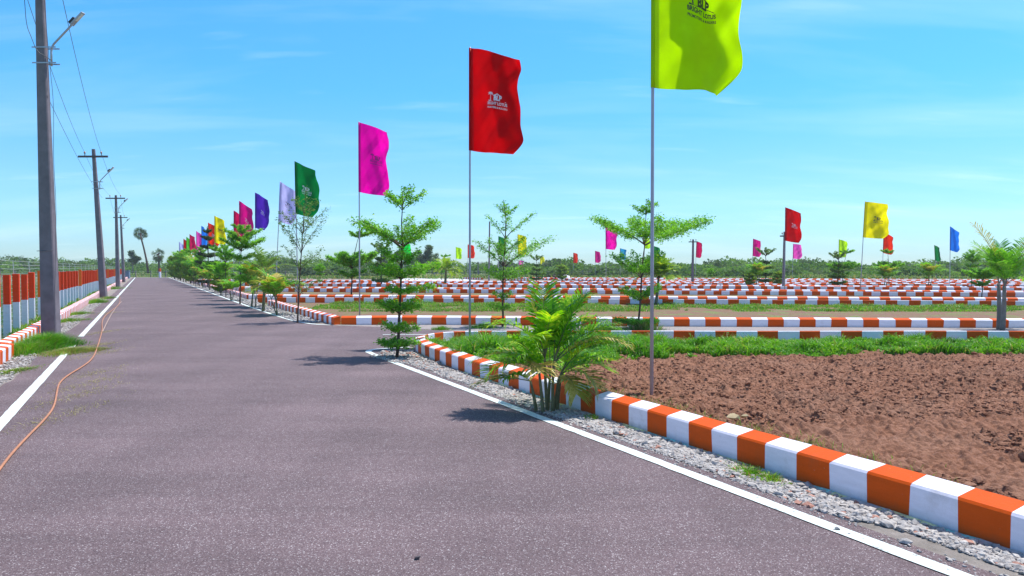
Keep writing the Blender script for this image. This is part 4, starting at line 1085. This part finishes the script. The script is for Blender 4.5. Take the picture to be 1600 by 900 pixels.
def frond(mb, base, az, el, Ln, droop, leaflet, n=26, seed=0, mat=0, w=0.014, twist=0.0, rm=1):
    rs = np.random.RandomState(seed)
    d = np.array([math.cos(az), math.sin(az), 0]); side = np.array([-d[1], d[0], 0])
    K = 14; pts = [np.array(base, float)]; e_ = el; st = Ln / K
    for k in range(K):
        pts.append(pts[-1] + (d * math.cos(e_) + np.array([0, 0, math.sin(e_)])) * st); e_ -= droop / K * (0.4 + 1.4 * k / K)
    pts = np.array(pts); s = np.linspace(0, 1, K + 1)
    mb.tube(pts, 0.007 * (1.25 - s) * (Ln ** .5), 5, rm, cap=False)
    tan = np.gradient(pts, axis=0); tan /= np.linalg.norm(tan, axis=1)[:, None]
    V = []; Fa = []; c = 0
    for k in range(n):
        t = 0.20 + 0.80 * (k + .5) / n
        p = np.array([np.interp(t, s, pts[:, i]) for i in range(3)]); tg = np.array([np.interp(t, s, tan[:, i]) for i in range(3)])
        upv = np.cross(side, tg); upv = -upv if upv[2] < 0 else upv
        ll = leaflet * (0.45 + 0.75 * math.sin(math.pi * min(1, (t - .12) * .95)) ** .7) * rs.uniform(.85, 1.1)
        for sg in (-1, 1):
            fwd = rs.uniform(.55, .8) + 0.5 * (t - .5); dr = side * sg * 1.0 + tg * fwd + upv * (0.38 + rs.randn() * .1); dr /= np.linalg.norm(dr)
            wv = np.cross(dr, upv); wv /= np.linalg.norm(wv) + 1e-9
            ww_ = w * (0.9 + 0.4 * math.sin(math.pi * t))
            g = np.array([0, 0, -1.0]); sagk = rs.uniform(.18, .42)
            q0 = p; q1 = p + dr * ll * .4 + g * ll * .03; q2 = p + dr * ll * .75 + g * ll * sagk * .4; q3 = p + dr * ll * .98 + g * ll * sagk
            V += [q0 - wv * ww_ * .25, q0 + wv * ww_ * .25, q1 - wv * ww_ * .5, q1 + wv * ww_ * .5, q2 - wv * ww_ * .38, q2 + wv * ww_ * .38, q3]
            Fa.append((c, c + 1, c + 3, c + 2)); Fa.append((c + 2, c + 3, c + 5, c + 4)); Fa.append((c + 4, c + 5, c + 6)); c += 7
    mb.add(V, Fa, mat)
def palm(name, base, label, stems, fronds, leaflet, mats=None, w=0.016, n=26, seed=0, sr=0.022, cat='palm', perfrond=True, stem_mat=None):
    e = empty(name, (base[0], base[1], 0)); tag(e, label, cat)
    tops = []
    for q, (dx, dy, hx, hy, hz) in enumerate(stems):
        m = MB(); ks = np.linspace(0, 1, 7)[:, None]
        pp = np.array([[dx, dy, -0.03]]) * (1 - ks) + np.array([[hx, hy, hz]]) * ks
        pp[:, 0] += 0.06 * hz * np.sin(ks[:, 0] * 3.0 + q) * .3
        m.tube(pp, np.linspace(sr * 1.25, sr * .75, 7), 7); m.build('stem', stem_mat or STEM, e); tops.append(pp[-1])
    mats = mats or [PALML, STEM, PALMY]
    if not perfrond: mb = MB()
    for q, (si, az, el, Ln, dr, yel) in enumerate(fronds):
        if seed == 500 and el < 56: Ln *= 0.84
        if perfrond: mb = MB()
        frond(mb, tops[si], math.radians(az), math.radians(el), Ln, dr, leaflet * min(1.0, 0.5 + Ln * .55), n, seed + q, 2 if yel else 0, w)
        if perfrond: mb.build('frond', mats, e)
    if not perfrond: mb.build('crown', mats, e)
    return e
b = G(857, 644)
rs = np.random.RandomState(77)
stems = [(-0.13, 0.02, -0.20, 0.05, 0.34), (-0.07, -0.06, -0.10, -0.05, 0.46), (-0.02, 0.03, -0.03, 0.05, 0.60), (0.05, -0.03, 0.06, -0.02, 0.55), (0.10, 0.05, 0.14, 0.08, 0.42), (0.0, 0.12, 0.02, 0.18, 0.45), (0.06, 0.10, 0.12, 0.20, 0.35)]
fr = [(2, 95, 84, 0.8, .35, 0), (2, 185, 82, .62, .3, 1), (3, 350, 76, .8, .5, 0), (3, 30, 74, .85, .6, 0), (4, 335, 56, .7, 1.1, 0), (2, 280, 74, .6, .8, 0), (4, 20, 64, .8, 1.0, 0), (1, 215, 66, .6, 1.1, 0), (2, 40, 72, 0.95, 1.2, 0), (3, 10, 52, 1.05, 1.25, 0), (3, -12, 42, 1.0, 1.2, 1), (3, 60, 62, 0.85, 1.3, 0), (3, 5, 72, 0.8, 1.6, 0), (2, 20, 80, .8, 1.1, 0), (3, 75, 80, .75, .9, 0),
      (1, 180, 42, 0.85, 1.35, 0), (1, 205, 30, 0.75, 1.3, 0), (1, 165, 40, 0.8, 1.3, 1), (0, 185, 12, 0.70, 0.7, 1), (0, 215, 35, 0.45, 1.2, 0), (1, 230, 55, 0.6, 1.4, 0), (2, 250, 60, 0.6, 1.5, 0), (2, 200, 62, .8, 1.5, 0),
      (4, -35, 20, 0.6, 1.6, 1), (4, 10, 30, 0.7, 1.3, 0), (4, 45, 42, 0.75, 1.2, 0), (4, -60, -5, 0.45, 1.3, 1), (5, 90, 60, 0.8, 1.2, 0), (5, 130, 48, 0.75, 1.2, 0), (6, 30, 40, 0.85, 1.2, 0), (6, 70, 30, 0.7, 1.3, 0), (1, 270, 40, .5, 1.6, 1)]
palm('areca_palm', b, 'big bushy green palm growing against the near striped kerb, in the middle of the picture', stems, fr, 0.29, w=0.0185, n=25, seed=500, sr=0.018)

def areca_proto(base, label, hgt, seed, yel=0.3, nf=13, sp=1.0, st_h=.3):
    rs = np.random.RandomState(seed)
    st = [(rs.randn() * .06, rs.randn() * .06, rs.randn() * .12, rs.randn() * .12, hgt * (st_h + .12 * rs.rand())) for _ in range(4)]
    fr = [(rs.randint(4), rs.rand() * 360, rs.uniform(48, 84), hgt * rs.uniform(.45, .70) * sp, rs.uniform(.8, 1.5), int(rs.rand() < yel)) for _ in range(nf)]
    return palm('areca_palm', base, label, st, fr, 0.24 * hgt, w=0.03 * hgt, n=15, seed=seed, sr=0.017, perfrond=True, mats=[LEAF, STEM, PALMY])
A1 = areca_proto(G(433, 493), 'yellowish bushy palm beside the main road, just left of the sparse young tree', 1.65, 601, .2, 18)
A2 = areca_proto(G(396, 480), 'dense green bushy palm beside the road, left of the date palm', 1.95, 602, .1, 18)
# date palm
def featherpalm(base, label, hgt, crown, seed, nf=16, mats=None, lean=0.0, w=.04, leaflet=.3, name='date_palm', sr=.05, elr=(10, 80), dr=(.8, 1.6)):
    rs = np.random.RandomState(seed)
    st = [(0, 0, lean, 0, hgt)]
    fr = [(0, q * 137.5 + rs.randn() * 8, rs.uniform(*elr), crown * rs.uniform(.8, 1.1), rs.uniform(*dr), 0) for q in range(nf)]
    return palm(name, base, label, st, fr, leaflet, mats=mats, w=w, n=16, seed=seed, sr=sr)
D1 = featherpalm(G(411, 487), 'young date palm with stiff grey-green fronds left of the yellowish bushy palm', 1.45, 1.2, 611, 16, [LEAFD, STEM, PALMY], .05, .03, .26)
C1 = featherpalm(G(695, 446.5), 'little coconut palm standing before the pale track', 1.35, 1.7, 612, 14, [LEAFY, STEM, PALMY], .1, .09, .5, 'coconut_palm', .11, (5, 75), (1.0, 1.7))
Y1 = featherpalm(G(1024, 477), 'small tree with yellow-green feathery crown right behind the near flagpole', 1.15, 1.0, 613, 26, [LEAFY, BARK, PALMY], .12, .06, .34, 'feathery_tree', .06, (20, 88), (.6, 1.5))
# tall palm pair at the right edge
b = G(1566, 517)
rs = np.random.RandomState(9)
st = [(0, 0, 0.03, 0, 1.15), (0.12, 0.35, 0.13, .35, 1.2)]
fr = [(0, 172, 76, 1.75, .55, 1), (0, 160, 72, 1.3, .7, 0), (0, 5, 66, 1.75, .75, 1), (0, 20, 72, 1.5, .8, 0), (0, 15, 50, 1.3, .7, 0), (0, -10, 42, 1.3, 1.3, 0), (0, 350, 60, 1.2, .9, 0), (1, 60, 68, 1.2, .8, 0), (1, 10, 55, 1.5, 1.1, 0), (1, 100, 70, 1.2, .8, 0),
      (0, 190, 82, .9, .5, 0), (0, 250, 80, .9, .5, 0), (0, 300, 78, 1.0, .6, 0), (0, 120, 80, 1.0, .5, 0), (1, 200, 80, .9, .5, 0), (0, 90, 85, 1.1, .3, 0), (1, 330, 66, 1.2, 1.5, 0), (0, 340, 75, .8, .9, 0), (1, 170, 84, .9, .4, 0), (0, 215, 76, .8, 1.2, 0), (0, 150, 78, .75, 1.3, 0), (1, 20, 30, 1.1, 1.2, 0)]
palm('areca_palm', b, 'tall twin-stemmed palm with wispy upright fronds at the right edge of the picture', st, fr, 0.34, mats=[LEAF, GBARK, PALMY], w=0.022, n=28, seed=700, sr=0.055, stem_mat=GBARK)

def place(proto, base, label, s, rz, sx=1.0):
    c = copy_tree(proto); c.location = (base[0], base[1], 0); c.rotation_euler = (0, 0, rz); c.scale = (s * sx, s * sx, s)
    c['label'] = label
    return c
# conifer-like dark tree, dense
DK = terminalia(G(325, 449), [(0, 0, 0), (0.05, 0, 2), (0, 0, 5.0)], [(0.4, .9, .1, 9, 0), (0.9, 1.1, .2, 9, 0), (1.4, 1.0, .2, 9, 0), (1.9, .95, .25, 8, 0), (2.5, .8, .3, 8, 0), (3.2, .6, .3, 7, 0), (3.9, .45, .3, 6, 0), (4.5, .3, .25, 5, 0)],
   'dark dense conical tree in the left roadside row, below the yellow flag', 71, 0.14, 1.0, SCRUBD, 0.07)
BS = terminalia(G(344, 458), [(0, 0, 0), (0.05, 0, .8), (0, 0, 1.5)], [(0.1, .5, .3, 9, 0), (0.4, .6, .3, 9, 0), (0.7, .5, .3, 8, 0), (1.0, .4, .3, 8, 0)],
   'round green shrub in the left roadside row, right of the dark conical tree', 72, 0.09, 1.2, LEAFY, 0.05, 'shrub')
RD = [ # proto, px, py, scale, label
 (T5, 353, 466, .74, 'second slim tree of the roadside row, left of the tree with the round olive crown'),
 (A2, 345, 462, 1.0, 'bushy palm in the roadside row at the foot of the second slim tree'),
 (T6, 336, 457, .72, 'spreading young tree in the roadside row just right of the dark conical tree'),
 (A1, 328, 454, 1.05, 'yellowish palm at the foot of the dark conical tree'),
 (T5, 312, 447.5, .90, 'leafy young tree in the roadside row under the blue flag'),
 (A2, 308, 446.5, 1.45, 'bushy palm in the roadside row under the pale pink flag'),
 (T6, 303, 445, .82, 'spreading young tree in the roadside row under the farther crimson flag'),
 (A1, 318, 449.5, 1.2, 'yellow-green palm in the roadside row under the blue flag'),
 (BS, 298, 443, 1.9, 'round shrub in the roadside row under the farther crimson flag'),
 (T5, 291, 441.5, .92, 'young tree in the roadside row under the grass green flag'),
 (A2, 288, 440.5, 1.8, 'bushy palm in the roadside row under the far dark red flag'),
 (BS, 282, 438.5, 2.3, 'round shrub near the far end of the roadside row'),
 (T6, 278, 437.5, .95, 'spreading tree near the far end of the roadside row'),
 (BS, 273, 436, 2.3, 'last round shrub at the far end of the roadside row'),
 (T5, 268, 434.8, .9, 'last young tree at the far end of the roadside row'),
 (A1, 362, 470, .8, 'low yellowish palm between the two slim roadside trees'),
 (T5, 500, 452, .55, 'small slender tree left of the spreading tree behind the magenta flag pole'),
 (T7, 596, 448, 1.25, 'conical tree left of the near young tree, between far kerbs'),
 (T6, 690, 437.5, .9, 'green tree behind the little coconut palm'),
 (BS, 878, 438, 1.5, 'small round bush beside the white covered heap'),
 (T7, 1196, 446.5, 1.12, 'tallest conical tree of the little clump left of the dark red flag on the right'),
 (BS, 1172, 447, 1.0, 'left round bush of the little clump of plants on the right'),
 (BS, 1217, 447, .95, 'right round bush of the little clump of plants on the right'),
 (A2, 1183, 448, 1.1, 'bushy palm between the round bushes of the little clump on the right'),
 (T6, 1316, 449, .82, 'spreading tree under the lime flag on the right'),
 (T7, 1309, 450, .95, 'conical tree in front of the spreading tree under the lime flag'),
 (T6, 1389, 447, .85, 'bright spreading tree right of the big yellow flag pole'),
 (A2, 1383, 450, 1.0, 'low bushy palm at the foot of the scarlet flag pole'),
 (T6, 1534, 466, .62, 'slim tree left of the tall palm at the right edge'),
 (T5, 1518, 452, .85, 'slender tree behind the kerb rows, between the blue flag and the tall palm'),
 (A2, 1452, 449, 1.1, 'low bushy palm in the far plots below the dark green flag'),
 (T5, 1110, 447, .45, 'small thin tree right of the grey pole with a short crossarm'),
 (T5, 1448, 446, .6, 'thin young tree left of the blue flag'),
]
rs = np.random.RandomState(13)
for (pr, px, py, s, lab) in RD:
    if px < 356: s *= 1.1
    place(pr, G(px, py), lab, s, rs.rand() * 6.28, 0.74 if px < 356 else 1.0)

# crowns of bigger trees
def crown_pts(rs, blobs, dens, shell=0.55):
    out = []
    for (cx, cy, cz, rx, ry, rz_) in blobs:
        n = int(dens * (rx * ry * rz_) ** (2 / 3.)); d = rs.randn(n, 3); d /= np.linalg.norm(d, axis=1)[:, None]
        r = (shell + (1 - shell) * rs.rand(n, 1)) * (0.86 + 0.28 * vnoise(d[:, 0] * 3 + 20, d[:, 2] * 3 + 20, rs.randint(99)))[:, None]
        out.append(np.array([cx, cy, cz]) + d * r * np.array([rx, ry, rz_]))
    return np.concatenate(out)
def bigtree(px, py, top_y, halfw_px, label, mat, seed, Y=None, bole=0.35, name='broadleaf_tree'):
    b = G(px, py) if Y is None else (P(px, py, Y)[0], Y); Y = b[1]
    rs = np.random.RandomState(seed); ht = P(px, top_y, Y)[2]; rw = halfw_px / F * Y
    e = empty(name, (b[0], b[1], 0)); tag(e, label, 'tree')
    tb = MB(); tb.tube(np.array([[0, 0, -.1], [.1, 0, ht * .25], [0.0, 0, ht * .5], [.1, 0, ht * .8]]), [.25 * ht / 8, .18 * ht / 8, .13 * ht / 8, .05 * ht / 8], 7)
    bl = []
    for q in range(11):
        a = rs.rand() * 6.28; r = rw * rs.uniform(.2, .72); cz = ht * rs.uniform(bole + .1, .88); rr = rw * rs.uniform(.24, .42)
        bl.append((math.cos(a) * r, math.sin(a) * r, min(cz, ht - rr * .7), rr, rr, rr * .75))
        tb.tube(np.array([[0, 0, cz * .6], [math.cos(a) * r * .5, math.sin(a) * r * .5, cz * .85], [math.cos(a) * r, math.sin(a) * r, cz]]), [.06 * ht / 8, .04 * ht / 8, .02], 5, cap=False)
    pts = crown_pts(rs, bl, 420, .35); cr = MB(); leafquads(cr, pts, ht * .045, seed, 0, .3, .7)
    tb.build('trunk', GBARK, e); cr.build('crown', [mat], e)
bigtree(207, 427, 389, 15, 'grey-green tree standing left of the leaning palmyra palm beyond the road end', SCRUBD, 81, Y=190)
bigtree(600, 433, 388, 14, 'dark tree on the left of the tall clump behind the near young tree', SCRUBD, 82, Y=165)
bigtree(633, 433, 382, 24, 'broad grey-green tree in the middle of the tall clump behind the near young tree', SCRUBD, 83, Y=160)
bigtree(662, 433, 380, 22, 'tallest dull green tree on the right of the clump beside the pale track', SCRUBD, 84, Y=165)
bigtree(684, 434, 392, 14, 'smaller dark tree at the right end of the clump beside the pale track', SCRUBD, 85, Y=160)
bigtree(550, 434, 402, 17, 'bright bushy tree left of the tall clump, above the kerb rows', SCRUB, 86, Y=150)
bigtree(520, 433, 402, 15, 'dull bushy tree right of the sparse young tree, in front of the distant wood', SCRUBD, 87, Y=170)
bigtree(573, 434, 398, 12, 'light green tree between the bright bushy tree and the dark tree of the clump', SCRUB, 88, Y=150)
bigtree(868, 433, 403, 17, 'rounded green tree top rising over the scrub behind the white covered heap', SCRUB, 89, Y=170)
bigtree(1255, 432, 404, 9, 'small tree rising over the scrub right of the pink flag', SCRUBD, 90, Y=170)
# palmyra palms
def palmyra(px, py, top_y, tx, ty, rw, label, seed, skirt=0.0, Y=190):
    x0 = P(px, py, Y)[0]; e = empty('palmyra_palm', (x0, Y, 0)); tag(e, label, 'palm')
    rs = np.random.RandomState(seed); T = np.array(P(tx, ty, Y)) - np.array([x0, Y, 0])
    m = MB(); m.tube(np.array([[0, 0, -.2], T * .33 + [.25, 0, 0], T * .66 + [.2, 0, 0], T]), [.30, .24, .2, .2], 7); m.build('trunk', BARK, e)
    cr = MB(); V = []; Fa = []; c = 0
    for k in range(60):
        d = rs.randn(3); d[2] = d[2] * (1.0) + (0.35 if skirt == 0 else -0.25); d /= np.linalg.norm(d); R_ = rw * rs.uniform(.75, 1.1)
        if skirt and d[2] < -.2: d[:2] *= .6; R_ *= 1.5
        cpt = T + d * R_ * .55; s1 = np.cross(d, [0.3, 0.2, 1.]); s1 /= np.linalg.norm(s1); s2 = np.cross(d, s1)
        a = rs.rand() * 3.14; s1 = s1 * math.cos(a) + s2 * math.sin(a)
        for w_ in np.linspace(-.95, .95, 7):
            t_ = d * math.cos(w_) + s1 * math.sin(w_); V += [cpt, cpt + (d * math.cos(w_ - .1) + s1 * math.sin(w_ - .1)) * R_ * .42, cpt + t_ * R_ * .62, cpt + (d * math.cos(w_ + .1) + s1 * math.sin(w_ + .1)) * R_ * .42]
            Fa.append((c, c + 1, c + 2, c + 3)); c += 4
        cr.tube(np.array([T, cpt]), .03, 3, 1, cap=False)
    cr.add(V, Fa, 0); cr.build('crown', [SCRUBD, BARK], e)
palmyra(232, 429, 350, 219, 366, 1.55, 'tall leaning palmyra palm against the sky beyond the road end', 91)
palmyra(247, 429, 387, 247, 397, 1.35, 'shorter palmyra palm with a shaggy skirt, right of the leaning one', 92, 1)

# scrub wood along the horizon
prof = [(-300, 402), (0, 401), (25, 398), (60, 404), (110, 406), (180, 409), (240, 411), (300, 412), (380, 408), (440, 402), (500, 401), (560, 402), (640, 398), (700, 409), (760, 412), (800, 412), (835, 408), (865, 404), (900, 408), (960, 411), (1020, 410), (1080, 411), (1120, 407), (1180, 409), (1240, 406), (1300, 410), (1340, 414), (1375, 412), (1400, 407), (1450, 404), (1510, 403), (1540, 407), (1600, 404), (1900, 402)]
PX = np.array([p[0] for p in prof]); PYY = np.array([p[1] for p in prof])
rs = np.random.RandomState(4)
mb = MB(); cents = []; sizes = []; mt = []
for ring, (Z0, Z1, fac, cnt) in enumerate([(132, 145, .55, 230), (145, 165, .85, 230), (165, 200, 1.0, 260)]):
    for q in range(cnt):
        px = rs.uniform(-260, 1860)
        Y = rs.uniform(Z0, Z1)
        if px < 480: Y += 62
        ty = np.interp(px, PX, PYY) + rs.uniform(-7, 7); ht = (P(px, ty, Y)[2]) * fac * rs.uniform(.8, 1.02)
        if 590 < px < 800 and Y < 165: continue
        x = P(px, 430, Y)[0]; rw = rs.uniform(2.0, 4.6) * (1.25 if px < 480 else 1)
        n = int(90 * rw); d = rs.randn(n, 3); d /= np.linalg.norm(d, axis=1)[:, None]; d[:, 2] = np.abs(d[:, 2])
        lump = 0.78 + 0.4 * vnoise(d[:, 0] * 2.4 + 9 + q, d[:, 2] * 2.4 + d[:, 1] * 2 + 9, 3)
        pt = np.array([x, Y, ht * .12]) + d * np.array([rw, rw, ht * .9]) * (lump * (.55 + .45 * rs.rand(n) ** .5))[:, None]
        cents.append(pt); sizes.append(np.full(n, rs.uniform(.42, .75))); mt.append(np.full(n, 0 if rs.rand() < .68 else 1))
cents = np.concatenate(cents); sizes = np.concatenate(sizes); mt = np.concatenate(mt)
leafquads(mb, cents, sizes, 5, mt, .25, .75)
wo = mb.build('distant_scrub', [SCRUB, SCRUBD]); tag(wo, 'low green scrub wood along the whole horizon', 'scrub', kind='stuff')
# rough grass and low bushes at the foot of the scrub
mb = MB(); n = 30000; px = rs.uniform(-200, 1800, n); Y = rs.uniform(112, 150, n); X = (px - 800) / F * Y
kp = ~((px > 180) & (px < 280)) & (vnoise(X * .2, Y * .2, 51) > .35); X, Y = X[kp], Y[kp]
Y = Y + np.where((X < SL * Y + 6), 30, 0)
blades(mb, X, Y, 0 * X, 0.25 + .7 * rs.rand(len(X)) * vnoise(X * .1, Y * .1, 52), 0.22 + 0 * X, 61, (0, 1), .6, (.6, .4))
o = mb.build('rough_grass', [SCRUB, GRASSD]); tag(o, 'rough dry and green growth at the foot of the distant scrub', 'grass', kind='stuff')

# pale track, heap, small far things
sheet('track', [G(560, 443), G(622, 437.5), G(655, 431.5), G(672, 430), G(684, 430.3), G(705, 434), G(740, 438), G(800, 442.5), G(700, 444.5)], 0.03, TRACK)
b = G(880, 437); e = empty('covered_heap', (b[0], b[1], 0)); tag(e, 'long low heap under a white sheet lying among the far kerbs', 'heap')
m = MB(); nx, ny = 16, 8; u, v = np.meshgrid(np.linspace(-1, 1, nx), np.linspace(-1, 1, ny), indexing='ij')
hz = .62 * np.clip((1 - np.abs(u) ** 5) * (1 - np.abs(v) ** 4), 0, 1) ** .5 * (1 + .12 * np.sin(u * 7 + v * 3))
q = (np.arange(nx - 1)[:, None] * ny + np.arange(ny - 1)[None])
m.addn(np.stack([u * 1.05, v * .6, hz], -1).reshape(-1, 3), np.stack([q, q + ny, q + ny + 1, q + 1], -1).reshape(-1, 4), 0, True)
m.build('sheet', WHITE, e)
x, y = G(868, 437.5); e = empty('sack', (x, y, 0)); tag(e, 'small dark lump with a reddish foot beside the white covered heap', 'sack')
m = MB(); stones(m, np.array([[0, 0, .5]]), np.array([.5]), 3, .9); m.build('dark_bag', IRON, e)
m = MB(); stones(m, np.array([[0.02, -.02, .16]]), np.array([.42]), 5, .8); m.build('red_bag', REDP, e)

# ------------------------------------------------------------------ air
m, nt, b = newmat('haze_air'); nt.nodes.remove(b)
pv = nt.nodes.new('ShaderNodeVolumePrincipled'); pv.inputs['Color'].default_value = (0.86, 0.93, 1.0, 1); pv.inputs['Density'].default_value = 0.0004; pv.inputs['Anisotropy'].default_value = 0.2
nt.links.new(pv.outputs[0], nt.nodes['Material Output'].inputs['Volume'])
mb = MB(); mb.box((30, 145, 6.0), (900, 350, 14.5)); hz_ = mb.build('haze', m); hz_['kind'] = 'stuff'
# ground sheet reaches past the box; the box dips below it
